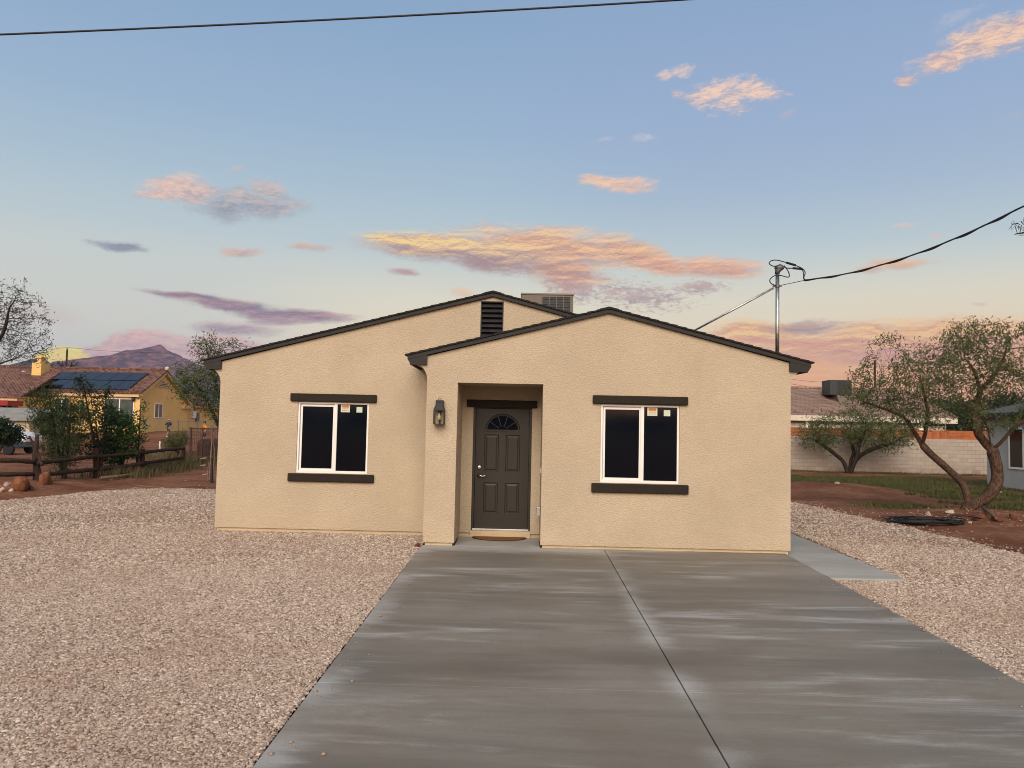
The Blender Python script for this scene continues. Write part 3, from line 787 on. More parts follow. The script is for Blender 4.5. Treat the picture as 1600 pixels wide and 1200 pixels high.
# rooftop cooler
cx, cyq, cz = .46, 17.0, 3.60
ac = thing('rooftop_cooler', (cx, cyq, cz), 'beige box cooler with dark louvred side behind the house ridge', 'cooler')
x0, x1, y0, y1, z1 = -.12, 1.035, 16.97, 18.0, 4.86
mb = MB(); mb.box(x0, x1, y0, y1, 4.12, z1-.03); mb.build('cabinet', 'cooler', ac, bevel=.012)
mb = MB(); mb.box(x0-.012, x1+.012, y0-.014, y1+.014, z1-.028, z1+.012); mb.build('top_cap', 'coolerc', ac, bevel=.01)
mb = MB(); mb.box(.345, .975, y0-.004, y0+.02, 4.25, z1-.075); mb.build('pad_opening', 'dark', ac)
mb = MB()
for i in range(4):
    a = .352+i*.158; 
    for k in range(9):
        z = 4.27+k*.058; mb.hexa([(a, y0-.012, z), (a+.142, y0-.012, z), (a+.142, y0-.009, z-.004), (a, y0-.009, z-.004), (a, y0-.0045, z+.05), (a+.142, y0-.0045, z+.05), (a+.142, y0-.0042, z+.045), (a, y0-.0042, z+.045)])
mb.build('louvre_panel', 'slat', ac)
mb = MB()
for i in range(5): mb.box(.337+i*.158, .350+i*.158, y0-.018, y0-.003, 4.24, z1-.06)
mb.box(.337, .982, y0-.017, y0-.004, z1-.075, z1-.058); mb.build('louvre_frame', 'cooler', ac)
mb = MB(); mb.box(.1, .8, 17.1, 17.8, 3.70, 4.115); mb.build('curb', 'galv_d', ac)

# service mast
mx, my = 4.115, 12.6
ma = thing('service_mast', (mx, my, 3.04), 'galvanised electric mast with weatherhead and brace on the right roof slope', 'mast')
zt = at(1216, 427, my).z
mb = MB(); mb.tube([(mx, my, 2.75), (mx, my, zt)], .031, 16); mb.build('pole', 'galv', ma, smooth=True)
mb = MB(); mb.cone((mx, my, zf(mx)-.0), (0, 0, 1), [(0, .10), (.02, .095), (.07, .04), (.09, .034)], 14); mb.build('roof_flashing', 'galv_d', ma)
mb = MB(); hs = mb
hs.tube([(mx-.005, my, zt-.015), (mx, my, zt+.03), (mx+.02, my, zt+.075), (mx+.05, my, zt+.10), (mx+.10, my-.01, zt+.09)], [.038, .042, .062, .062, .03], 14)
hs.ball((mx+.03, my, zt+.09), .082, .07, .045, 14); hs.build('weatherhead', 'galv_d', ma, smooth=True)
zc = at(1213, 447, my).z
mb = MB(); mb.tube([(mx, my, zc-.02), (mx, my, zc+.02)], .040, 14); mb.box(mx-.075, mx-.03, my-.012, my+.012, zc-.012, zc+.012); mb.box(mx+.03, mx+.07, my-.012, my+.012, zc-.012, zc+.012)
mb.build('clamp', 'galv_d', ma)
mb = MB(); ft = Vector((2.62, 13.15, zf(2.62)+.02)); mb.tube([(mx-.055, my+.01, zc-.03), ft], .017, 10)
mb.build('brace', 'galv', ma, smooth=True)
def sp(pts, n=10):     # Catmull-Rom through points
    P = [Vector(p) for p in pts]; P = [P[0]*2-P[1]]+P+[P[-1]*2-P[-2]]; out = []
    for i in range(1, len(P)-2):
        for k in range(n):
            t = k/n; a, b, c, d = P[i-1:i+3]
            out.append(.5*((2*b)+(c-a)*t+(2*a-5*b+4*c-d)*t*t+(3*b-a-3*c+d)*t**3))
    return out+[P[-2]]
pm = lambda u, w, dy=0.: at(u, w, my+dy)
for nm, pts in (('wire_loop', [(1219, 414, -.03), (1209, 416, -.05), (1202, 412, -.06), (1205, 407.5, -.06), (1214, 406.5, -.05), (1226, 409.5, -.03), (1236, 412, 0), (1246, 416, .02), (1254, 420, .03), (1258, 426, .03), (1256, 434, .02), (1258.5, 437.5, 0)]),
                ('wire_loop', [(1222, 416, .03), (1231, 419, .04), (1242, 419, .04), (1252, 420, .05), (1255.5, 427, .04), (1256, 436, .03), (1262, 437, .02)]),
                ('wire_loop', [(1225, 415, 0), (1231, 423, -.05), (1233.5, 431, -.06), (1230, 433, -.06), (1220, 430.5, -.05), (1210, 431, -.06), (1203, 437, -.06), (1205, 443, -.05), (1212, 446, -.045)])):
    mb = MB(); mb.tube(sp([pm(*p) for p in pts]), .0085, 7); mb.build(nm, 'rubber', ma, smooth=True)
for a, b in (((1229, 410.4, -.02), (1243, 414.5, .02)), ((1239, 419, .04), (1253, 420.3, .05))):
    mb = MB(); mb.tube([pm(*a), pm(*b)], .019, 10); mb.build('splice_sleeve', 'rubber', ma)

# wires
polep = Vector((15.5, 5.5, 0))
mb = MB(); st = pm(1217, 446.5); mid1 = pm(1257, 438)
mb.tube([st, mid1], .006, 6)
end = at(1600, 322, 9.3); beyond = Vector((polep.x, polep.y, 6.9))
A = mid1; pts = []
cc = [mid1, at(1330, 426, 11.9), at(1420, 400.5, 11.2), at(1510, 365, 10.3), end]
cv = sp(cc, 14)+[end.lerp(beyond, k/8)-Vector((0, 0, .25*math.sin(math.pi*k/8)*0)) for k in range(1, 9)]
mb.tube(cv, .011, 7)
cv2 = [p+Vector((0, .012*math.sin(i*1.1), -.011*math.cos(i*.75)*min(1, i/12)-.008)) for i, p in enumerate(cv)]
mb.tube(cv2, .010, 7)
o = mb.build('service_cable', 'rubber', smooth=True); tag(o, 'twisted black electric cable running from the roof mast up to the right', 'cable')
mb = MB()
P0, P1, P2 = at(0, 54, 9.), at(530, 30, 9.), at(1060, 0, 9.)
dl = (P0-P1); dr = (P2-P1)
def cab(t):      # parabola through the three seen points
    f = t/2.
    return P0*((1-f)*(1-2*f))+P1*(4*f*(1-f))+P2*(f*(2*f-1))
pts = [cab(-2.2+.1*i) for i in range(57)]
pts += [pts[-1].lerp(Vector((polep.x, polep.y, 7.9)), k/6) for k in range(1, 7)]
mb.tube(pts, .012, 7); o = mb.build('overhead_cable', 'rubber', smooth=True); tag(o, 'thin black overhead cable crossing the top of the sky', 'cable')
pl = thing('utility_pole', (polep.x, polep.y, gz(15.5, 5.5)), 'tall wooden utility pole out to the right carrying the service cable', 'utility pole')
mb = MB(); mb.tube([(polep.x, polep.y, -.4), (polep.x, polep.y, 8.3)], [.16, .12], 14); mb.build('pole', 'wood', pl)
mb = MB(); mb.beam((polep.x-.9, polep.y+.14, 7.75), (polep.x+.9, polep.y+.14, 7.75), .1, .1); mb.build('crossarm', 'wood', pl)

# ------------------------------------------------------------------ trees
def grow(trunks, ells, step, kill, infl, seed, iters=90, up=.06, wob=.25):
    """space colonisation: trunks = [(points, parent_trunk or None, attach index)], ells = [(centre, radii, count)]"""
    rng = np.random.default_rng(seed)
    P = []; par = []; tip = []; fixed = []
    starts = []
    for pts, pt, ai in trunks:
        pp = sp(pts, 6); last = -1 if pt is None else starts[pt]+ai
        if pt is not None: pp = pp[1:]
        starts.append(len(P))
        for p in pp:
            P.append(np.array(p)); par.append(last); last = len(P)-1
    nt0 = len(P)
    A = []
    for c, r, n in ells:
        k = 0
        while k < n:
            q = rng.uniform(-1, 1, 3); l = (q**2).sum()
            if l <= 1 and rng.random() < .35+.65*l: A.append(np.array(c)+q*np.array(r)); k += 1
    A = np.array(A); N = list(P); nd = np.full(len(A), 1e9); ni = np.zeros(len(A), int)
    alive = np.ones(len(A), bool); new = list(range(len(N)))
    for it in range(iters):
        Q = np.array([N[i] for i in new])
        d = np.linalg.norm(A[:, None]-Q[None], axis=2); j = d.argmin(1); m = d[np.arange(len(A)), j]
        u = m < nd; nd[u] = m[u]; ni[u] = np.array(new)[j[u]]
        alive &= nd > kill
        act = alive & (nd < infl)
        if not act.any(): break
        new = []
        for i in np.unique(ni[act]):
            s = act & (ni == i); v = A[s]-N[i]; v /= np.linalg.norm(v, axis=1)[:, None]
            v = v.sum(0); l = np.linalg.norm(v)
            if l < 1e-6: continue
            v = v/l+rng.normal(0, wob, 3)+np.array([0, 0, up]); v /= np.linalg.norm(v)
            N.append(N[i]+v*step); par.append(int(i)); new.append(len(N)-1)
        if not new or len(N) > 9000: break
    return np.array(N), par, nt0

def tree(name, base, label, cat, trunks, ells, step=.16, kill=.22, infl=1.6, seed=1, r_tip=.006, r_base=.09, expo=2.3, bark='bark', leaf='mesq',
         nleaf=7, ll=.10, lw=.02, droop=.25, spread=.10, tiplimit=.016, sides=6, group=None, iters=90, leafmode='spray', up=.06, wob=.25, thin=1.25, clump=1.5, gap=-2.):
    t = thing(name, base, label, cat, group)
    N, par, nt0 = grow(trunks, ells, step, kill, infl, seed, iters, up, wob)
    n = len(N); ch = [[] for _ in range(n)]
    for i, p in enumerate(par):
        if p >= 0: ch[p].append(i)
    S = np.zeros(n)
    for i in range(n-1, -1, -1):
        S[i] = max(S[i], r_tip**expo)
        if par[i] >= 0: S[par[i]] += S[i]
    rr = S**(1/expo)
    roots = [i for i in range(n) if par[i] < 0]
    k = r_base/max(rr[i] for i in roots)
    # blend so that trunks keep their girth and twigs stay thin
    top = max(rr[i] for i in roots)
    rr = r_tip+(r_base-r_tip)*np.clip((rr-r_tip)/(top-r_tip), 0, 1)**thin
    mb = MB(); stack = [(r, -1) for r in roots]
    while stack:
        i, p = stack.pop()
        pts = [N[p]] if p >= 0 else []; rs = [min(rr[p], rr[i]*1.15)] if p >= 0 else []
        j = i
        while True:
            pts.append(N[j]); rs.append(rr[j])
            c = ch[j]
            if not c: break
            b = max(c, key=lambda q: rr[q])
            for q in c:
                if q != b: stack.append((q, j))
            j = b
        if max(rs) > .03: rs = [q*(1+.16*mnoise.noise(Vector(pts[k_])*4.5)) if q > .03 else q for k_, q in enumerate(rs)]
        if len(pts) > 1: mb.tube(pts, rs, sides if max(rs) > .02 else 4, cap=False)
    tr = mb.build('trunk', bark, t, smooth=True, recalc=False)
    rng = np.random.default_rng(seed+99)
    idx = np.array([i for i in range(nt0, n) if rr[i] < tiplimit and mnoise.noise(Vector(N[i])*clump+Vector((seed, 0, 0))) > gap])
    if not len(idx): return t
    C = np.repeat(N[idx], nleaf, 0); m = len(C)
    D = rng.normal(0, 1, (m, 3)); D[:, 2] -= droop*1.2; D /= np.linalg.norm(D, axis=1)[:, None]
    C = C+rng.normal(0, spread, (m, 3))
    B = np.cross(D, rng.normal(0, 1, (m, 3))); B /= np.linalg.norm(B, axis=1)[:, None]
    L = ll*rng.uniform(.55, 1.3, m)[:, None]; W = lw*rng.uniform(.6, 1.3, m)[:, None]
    if leafmode == 'spray':     # a tapered strip
        Vv = np.stack([C-B*W*.5, C+B*W*.5, C+D*L*.6+B*W*.5, C+D*L+B*0, ], 1)
    else:                       # a pointed oval leaf, folded a little
        Nn = np.cross(D, B)
        Vv = np.stack([C, C+D*L*.45+B*W*.5+Nn*W*.15, C+D*L, C+D*L*.45-B*W*.5+Nn*W*.15], 1)
    fastmesh('crown', Vv.reshape(-1, 3), np.arange(m*4).reshape(m, 4), leaf, t)
    return t

# twin trunked mesquite on the right, shaped after the photograph's two leaning stems
Y = 19.1
def T(*p, Y=Y): return [tuple(at(u, w, Y+dy)) for u, w, dy in p]
tb = at(1503, 806, Y)
trunkA = T((1503, 808, 0), (1507, 795, 0), (1512, 780, 0), (1503, 755, .05), (1480, 732, .1), (1455, 710, .2), (1441, 695, .25))
trA2 = T((1441, 695, .25), (1425, 670, .3), (1412, 652, .35), (1385, 640, .6), (1350, 628, .9))
trA3 = T((1441, 695, .25), (1447, 670, .0), (1449, 640, -.3), (1440, 600, -.6))
trunkB = T((1503, 808, 0), (1517, 790, -.05), (1540, 778, -.1), (1556, 757, -.15), (1558, 735, -.1), (1553, 712, -.1), (1550, 703, -.1))
trB2 = T((1550, 703, -.1), (1536, 688, 0), (1527, 672, 0), (1524, 640, .1), (1530, 610, .1), (1522, 580, .2), (1508, 560, .4))
trB3 = T((1550, 703, -.1), (1565, 690, -.3), (1585, 668, -.5), (1610, 650, -.7), (1645, 625, -.9))
trB4 = T((1530, 610, .1), (1550, 590, .1), (1568, 560, .2), (1575, 530, .2))
trB5 = T((1550, 703, -.1), (1547, 690, -.2), (1543, 668, -.3), (1528, 645, -.5), (1505, 630, -.7))
def E_(u, w, dy, ru, rw, rd, n, Y=Y):
    c = at(u, w, Y+dy); k = (Y+dy)/CF
    return (tuple(c), (ru*k, rd, rw*k), n)
tree('mesquite_tree', tuple(tb), 'twin trunked mesquite tree with rough leaning stems on the right', 'tree',
     [(trunkA, None, 0), (trA2, 0, 35), (trA3, 0, 35), (trunkB, None, 0), (trB2, 3, 35), (trB3, 3, 35), (trB4, 4, 18), (trB5, 3, 35)],
     [E_(1400, 600, .5, 78, 46, 1.0, 720), E_(1388, 545, .3, 32, 26, .6, 110), E_(1370, 615, .6, 55, 28, .8, 200), E_(1450, 590, -.3, 50, 62, 1.0, 430), E_(1515, 565, 0, 68, 62, 1.3, 860), E_(1510, 520, 0, 40, 26, .7, 160), E_(1590, 565, -.2, 75, 58, 1.3, 760), E_(1640, 620, -.6, 70, 60, 1.2, 300), E_(1440, 655, -.2, 45, 26, .7, 150), E_(1530, 650, -.4, 45, 30, .8, 100)],
     step=.11, kill=.14, infl=1.3, seed=5, r_tip=.0035, r_base=.138, sides=10, expo=2.05, nleaf=11, ll=.085, lw=.024, spread=.075, tiplimit=.012, clump=2.3, gap=-.06, wob=.32, thin=1.7)
# spreading bush mesquite in front of the block wall
Y = 38.6
def T2(*p): return [tuple(at(u, w, 38.6+dy)) for u, w, dy in p]
tb = at(1325, 739, 38.6)
tree('mesquite_bush', tuple(tb), 'wide low mesquite bush with many stems in front of the block wall', 'bush',
     [(T2((1325, 741, 0), (1318, 722, .1), (1305, 710, .2), (1290, 698, .3), (1270, 686, .4)), None, 0),
      (T2((1328, 741, 0), (1337, 720, 0), (1350, 708, -.3), (1368, 700, -.5), (1395, 692, -.6)), None, 0),
      (T2((1327, 741, 0), (1338, 715, -.2), (1342, 695, -.3), (1352, 675, -.5)), None, 0),
      (T2((1326, 741, 0), (1330, 718, .2), (1334, 705, .3), (1325, 680, .6)), None, 0)],
     [E_(1330, 668, 0, 70, 26, 1.8, 700, 38.6), E_(1275, 680, 0, 32, 17, 1.2, 170, 38.6), E_(1385, 680, -.3, 45, 24, 1.4, 330, 38.6), E_(1330, 650, 0, 45, 14, 1.2, 160, 38.6)],
     step=.2, kill=.26, infl=2.6, seed=8, r_tip=.007, r_base=.10, expo=2.1, nleaf=13, ll=.20, lw=.034, spread=.20, tiplimit=.028, thin=1.35, clump=.9, gap=-.22, leaf='mesq', bark='barkd', wob=.3)
# off frame tree on the right whose leafy tip hangs into the picture
bt = Vector((9.6, 8.4, gz(9.6, 8.4)))
tipp = at(1585, 366, 8.4)
tree('mesquite_tree', tuple(bt), 'tree at the right edge with only a leafy twig tip in view beside the cable', 'tree',
     [([tuple(bt), (9.5, 8.4, 1.2), (9.2, 8.4, 2.4), (8.6, 8.4, 3.3)], None, 0), ([(8.6, 8.4, 3.3), (7.6, 8.4, 3.9), (6.5, 8.4, 4.15), tuple(tipp+Vector((.25, 0, .03))), tuple(tipp)], 0, 18)],
     [((8.8, 8.5, 5.0), (1.3, 1.2, 1.2), 260), ((7.3, 8.4, 4.5), (.8, .6, .5), 90), (tuple(tipp+Vector((.12, 0, .05))), (.14, .12, .10), 46)],
     step=.10, kill=.10, infl=1.2, seed=12, r_tip=.0035, r_base=.13, expo=2.1, nleaf=12, ll=.075, lw=.011, spread=.022, tiplimit=.02, leaf='mesqdry', bark='barkd', group=None)

# left: bare mesquite whose crown leans in from the left edge
YL = 24.5
def TL(*p): return [tuple(at(u, w, YL+dy)) for u, w, dy in p]
tb = at(-62, 752, YL)
tree('mesquite_tree', tuple(tb), 'half bare mesquite tree leaning in at the left edge', 'tree',
     [(TL((-62, 756, 0), (-55, 700, 0), (-58, 650, .1), (-50, 610, .2), (-30, 585, .2), (-5, 570, .1), (25, 560, 0)), None, 0),
      (TL((-50, 610, .2), (-52, 570, .4), (-40, 530, .4), (-20, 490, .2)), 0, 18), (TL((-30, 585, .2), (-15, 550, -.2), (5, 520, -.4), (15, 480, -.4)), 0, 24)],
     [E_(25, 500, 0, 52, 52, 1.0, 460, YL), E_(48, 545, .1, 36, 28, .8, 220, YL), E_(-40, 510, .2, 70, 70, 1.5, 360, YL), E_(8, 455, 0, 26, 18, .6, 60, YL), E_(30, 470, 0, 14, 45, .4, 40, YL)],
     step=.14, kill=.15, infl=1.6, seed=21, r_tip=.006, r_base=.13, expo=2.1, nleaf=3, ll=.09, lw=.026, spread=.08, tiplimit=.010, thin=1.6, leaf='mesqdry', bark='barkd', wob=.24)
# green mesquite behind the left corner of the house
YB = 41.
def TB(*p): return [tuple(at(u, w, YB+dy)) for u, w, dy in p]
tb = at(352, 712, YB)
tree('mesquite_tree', tuple(tb), 'feathery green mesquite tree behind the left corner of the tan house', 'tree',
     [(TB((352, 714, 0), (348, 680, 0), (352, 640, 0), (340, 610, 0)), None, 0), (TB((348, 680, 0), (330, 640, 0), (312, 610, 0), (300, 590, 0)), 0, 7), (TB((340, 610, 0), (330, 570, 0), (322, 545, .2)), 0, 17)],
     [E_(318, 600, 0, 46, 38, 2.0, 620, YB), E_(336, 632, 0, 18, 28, 1.4, 170, YB), E_(322, 543, .2, 24, 22, .9, 130, YB), E_(360, 560, .2, 30, 35, 1.5, 120, YB), E_(290, 590, 0, 16, 14, .9, 90, YB)],
     step=.22, kill=.28, infl=2.6, seed=33, r_tip=.007, r_base=.16, expo=2.1, nleaf=9, ll=.20, lw=.045, spread=.18, tiplimit=.030, leaf='mesq', bark='barkd', wob=.3)

# shrubs and saplings along the rail fence
def shrub(u, w0, Y, label, ells, seed, stems, leaf, cat='shrub', name='garden_shrub', **kw):
    b = at(u, w0, Y)
    tl = [([tuple(at(u+.3*du*k, w0+2, Y)) for k in (0,)]+[tuple(at(u+du*f, w0+(wt-w0)*f, Y+dy*f)) for f in (.3, .65, 1.)], None, 0) for du, wt, dy in stems]
    a = dict(step=.13, kill=.15, infl=1.3, r_tip=.004, r_base=.045, nleaf=14, ll=.11, lw=.03, spread=.07, tiplimit=.014, leaf=leaf, bark='barkd', wob=.25, thin=1.)
    a.update(kw)
    return tree(name, tuple(b), label, cat, tl, [E_(*e, Y) for e in ells], seed=seed, **a)
shrub(100, 757, 23.6, 'dark feathery evergreen shrub beside the leftmost fence post', [(88, 655, 0, 38, 34, .7, 330), (98, 700, 0, 30, 34, .6, 240), (58, 632, 0, 16, 18, .3, 60), (78, 622, 0, 14, 14, .3, 45), (118, 655, 0, 20, 34, .5, 100), (100, 735, 0, 14, 16, .25, 40)], 41,
      [(-20, 640, .1), (12, 630, -.1), (-4, 650, .2)], 'juniper', nleaf=13, ll=.20, lw=.020, spread=.10, up=.2, droop=-.7)
shrub(158, 748, 25.6, 'tall slender dark leaved sapling behind the second fence post', [(135, 640, 0, 20, 45, .45, 170), (150, 690, 0, 28, 32, .5, 220), (128, 598, 0, 12, 14, .3, 45), (163, 640, 0, 18, 30, .4, 110), (168, 612, 0, 10, 14, .25, 30)], 42,
      [(-28, 600, .1), (-10, 640, -.1), (8, 615, .1)], 'broadd', cat='sapling', name='garden_sapling', nleaf=11, ll=.10, lw=.05, leafmode='oval')
shrub(190, 745, 26.2, 'bright green broad leaved shrub between two fence posts', [(187, 668, 0, 25, 30, .5, 210), (180, 700, 0, 28, 24, .5, 190), (172, 650, .2, 14, 14, .3, 50), (200, 690, 0, 18, 26, .4, 80)], 43,
      [(-6, 660, .1), (8, 670, -.1), (-14, 690, .1)], 'broad', nleaf=15, ll=.12, lw=.06, leafmode='oval')
shrub(214, 742, 26.6, 'thin airy sapling just left of the third fence post', [(219, 655, 0, 13, 24, .25, 80), (216, 690, 0, 15, 22, .25, 70), (222, 635, 0, 8, 10, .2, 22), (208, 712, 0, 10, 14, .2, 24)], 44,
      [(6, 630, .1), (-2, 670, -.05)], 'broad', cat='sapling', name='garden_sapling', nleaf=9, ll=.10, lw=.05, leafmode='oval', r_base=.03)
shrub(278, 708, 38.5, 'wispy yellow green desert shrub behind the fence near the metal pen', [(277, 690, 0, 18, 14, .7, 150), (268, 698, 0, 15, 8, .6, 60), (285, 683, 0, 9, 9, .4, 40)], 45, [(-8, 682, .1), (8, 680, 0), (0, 690, .2)], 'palo', nleaf=16, ll=.16, lw=.02, droop=-.7, up=.2)
shrub(-5, 712, 32., 'dark rounded leafy bush at the left edge in front of the shed', [(0, 675, 0, 32, 20, .9, 260), (20, 680, 0, 16, 14, .5, 80), (-25, 670, 0, 30, 25, .9, 120)], 46, [(-12, 680, .2), (10, 675, 0), (18, 684, 0)], 'broadd', nleaf=16, ll=.14, lw=.07, leafmode='oval', cat='bush')
shrub(104, 612, 105, 'bare twiggy treetop rising behind the yellow roof beside the thin pole', [(104, 568, 0, 20, 10, 2.0, 130), (95, 575, 0, 14, 10, 1.5, 60)], 47, [(-6, 572, 0), (8, 568, 0)], 'mesqdry', cat='tree', name='bare_tree', step=.4, kill=.45, infl=5., nleaf=1, ll=.3, lw=.06, spread=.2, r_base=.2, r_tip=.02, tiplimit=.05)

# far trees behind the right hand houses
for i, (u, w, Yd, ru, rw, n, lab) in enumerate([(1505, 650, 62, 34, 22, 320, 'dark green far tree rising between the tan house and the grey house'), (1572, 640, 66, 42, 26, 340, 'broad dark tree crown standing behind the grey house roof'), (1470, 640, 75, 30, 18, 220, 'low dark treetop just right of the tan tiled roof')]):
    g = at(u, w, Yd); g.z = 0; c = at(u, w, Yd); k = Yd/CF
    tree('far_tree', tuple(g), lab, 'tree', [([(g.x, g.y, -.1), (g.x+.1, g.y, c.z*.4), (g.x-.1, g.y, c.z*.7)], None, 0)],
         [(tuple(c), (ru*k, 1.6, rw*k), n), ((c.x, c.y, c.z-rw*k*.9), (ru*k*.9, 1.4, rw*k*.7), n//2)], step=.35, kill=.4, infl=4., seed=60+i, r_tip=.014, r_base=.2, expo=2.1, nleaf=24, ll=.30, lw=.12, spread=.32, tiplimit=.08, leaf='farleaf', bark='barkd', leafmode='oval', group='far trees behind the houses on the right')

# ------------------------------------------------------------------ grass and weeds
def blades(name, pts, h, w, m, label, seed, lean=.35):
    rng = np.random.default_rng(seed); P = np.array(pts); n = len(P)
    a = rng.uniform(0, 6.28, n); hh = h*rng.uniform(.5, 1.4, n); l = rng.normal(0, lean, (n, 2))*hh[:, None]
    d = np.stack([np.cos(a), np.sin(a), 0*a], 1)*w*.5
    mid = P+np.stack([l[:, 0]*.35, l[:, 1]*.35, hh*.6], 1); tp = P+np.stack([l[:, 0], l[:, 1], hh], 1)
    Vv = np.stack([P-d, P+d, mid+d*.7, tp, mid-d*.7], 1)
    F = np.arange(n*5).reshape(n, 5)
    return tag(fastmesh(name, Vv.reshape(-1, 3), F, m), label, name.split('_')[-1], kind='stuff')
rng = random.Random(4); pts = []
while len(pts) < 34000:
    x, y = rng.uniform(8, 22), rng.uniform(20.5, 37)
    k = mnoise.noise((x*.5, y*1.1, 0))*1.1+.45*mnoise.noise((x*2, y*2, 4))
    ok = (y+k*2 > 28.8 or x+k*1.5 > 12.9) and y+k < 35.6 and x < 18.2+.1*(y-28)
    if ok and k > -.28 and rng.random() < .35+max(0, k): pts.append((x, y, gzd(x, y)-.035))
for _ in range(2600):       # weeds at the wall foot and a patch in the red soil
    x, y = rng.uniform(12, 27), 39.0+rng.uniform(-.35, .25); pts.append((x, y, gzd(x, y)-.03))
for _ in range(1500):
    x, y = rng.gauss(9.9, .5), rng.gauss(20.6, .35); pts.append((x, y, gzd(x, y)-.03))
blades('grass', pts, .085, .022, 'grass', 'short green grass patches on the red soil in front of the block wall', 2)
pts = []
for _ in range(5200):
    t = rng.random(); x = -13.4-.9*t+rng.gauss(0, .5); y = 25+9*t+rng.gauss(0, .6)
    pts.append((x, y, gzd(x, y)-.04))
for _ in range(2500):
    x = rng.uniform(-20, -13.5); y = rng.uniform(36, 46); pts.append((x, y, gzd(x, y)-.04))
blades('weeds', pts, .30, .02, 'drygrass', 'dry yellow green weeds along the foot of the rail fence', 5, .3)

# ------------------------------------------------------------------ rocks
MT['rocko'] = mat('orange desert rock', srgb(142, 92, 60), .95, .2, 7., bmp=.9, bscale=22., col2=srgb(92, 54, 36), bdist=.05)
MT['rockp'] = mat('pink grey rock', srgb(160, 138, 124), .9, .15, 6., bmp=.6, bscale=18., bdist=.03)
MT['rockw'] = mat('pale whitish rock', srgb(190, 172, 152), .9, .12, 6., bmp=.5, bscale=20., bdist=.03)
MT['rockr'] = mat('red clay lump', srgb(106, 66, 48), .95, .2, 6., bmp=.8, bscale=22., bdist=.03)
def rock(p, sx, sy, sz, m, label, seed, name='rock', sub=3, ang=.6):
    me = bpy.data.meshes.new(name); bm = bmesh.new(); bmesh.ops.create_icosphere(bm, subdivisions=sub, radius=1.)
    rg = random.Random(seed); cuts = [(Vector((rg.gauss(0, 1), rg.gauss(0, 1), rg.gauss(0, .8))).normalized(), rg.uniform(.50, .85)) for _ in range(15)]
    for v in bm.verts:
        q = v.co.normalized(); r = min([1.]+[c/max(.05, q.dot(nv)) if q.dot(nv) > 0.05 else 1. for nv, c in cuts])
        r *= 1+.24*mnoise.noise(q*1.5+Vector((seed, 0, 0)))+.10*mnoise.noise(q*4+Vector((0, seed, 0)))
        c = q*r; v.co = Vector((c.x*sx, c.y*sy, c.z*sz))
    bm.to_mesh(me); bm.free()
    o = link(name, me, m); o.location = p; o.rotation_euler = (0, 0, seed*1.3); me.shade_smooth()
    return tag(o, label, 'rock', 'rocks')
def rockpx(u, w, pxw, pxh, m, label, seed, Y=None, dz=0.):
    d = ray(u, w); t = 10.
    for _ in range(400):                   # walk the sight line down to the soil
        q = CAM+d*(t/d.y)
        if q.z < gzd(q.x, q.y)-.03: break
        t += .08
    k = t/CF; q = CAM+d*(t/d.y)
    r = max(pxw*k*.5, .03)
    return rock((q.x, q.y, q.z+pxh*k*.28+dz), r, r*.85, pxh*k*.62, m, label, seed)
rockpx(71, 757, 24, 22, 'rocko', 'round orange boulder right of the leftmost fence post', 1)
rockpx(30, 766, 40, 26, 'rocko', 'largest sloping orange rock in the heap at the left edge', 2)
rockpx(12, 760, 16, 9, 'rockp', 'flat pink grey rock on top of the heap at the left edge', 3)
rockpx(2, 769, 15, 10, 'rockw', 'whitish rounded rock lowest at the left edge', 4)
rockpx(18, 769, 10, 8, 'rockw', 'small whitish stone below the large orange rock', 5)
rockpx(38, 744, 16, 8, 'rockr', 'reddish flat rock left of the leftmost fence post', 6)
rockpx(48, 766, 12, 9, 'rockr', 'small red lump between the boulder and the large orange rock', 7)
rockpx(8, 756, 12, 7, 'rockr', 'red clod behind the flat pink grey rock', 8)
rockpx(1450, 806, 16, 8, 'rockp', 'flat pinkish rock behind the black cable coil', 11)
rockpx(1484, 802, 22, 6, 'rockw', 'pale flat stone left of the twin trunked tree base', 12)
rockpx(1480, 812, 11, 6, 'rockp', 'small pinkish stone at the right end of the cable coil', 13)
rockpx(1491, 810, 9, 5, 'rockw', 'tiny pale stone against the twin trunked tree', 14)
rockpx(1529, 814, 26, 15, 'rockr', 'large red clay lump right of the twin trunked tree', 15)
rockpx(1516, 818, 8, 4, 'rockw', 'white pebble in front of the large red clay lump', 16)
rockpx(1558, 815, 20, 12, 'rockr', 'medium red clod further right of the large red lump', 17)
rockpx(1583, 812, 20, 12, 'rockr', 'red clod nearest the right edge under the grey house', 18)
rockpx(1308, 757, 12, 5, 'rockp', 'lone pale stone on the soil ridge below the mesquite bush', 19)
rockpx(1556, 770, 26, 4, 'rockp', 'flat slab of pale rock in the grass by the grey house', 20)
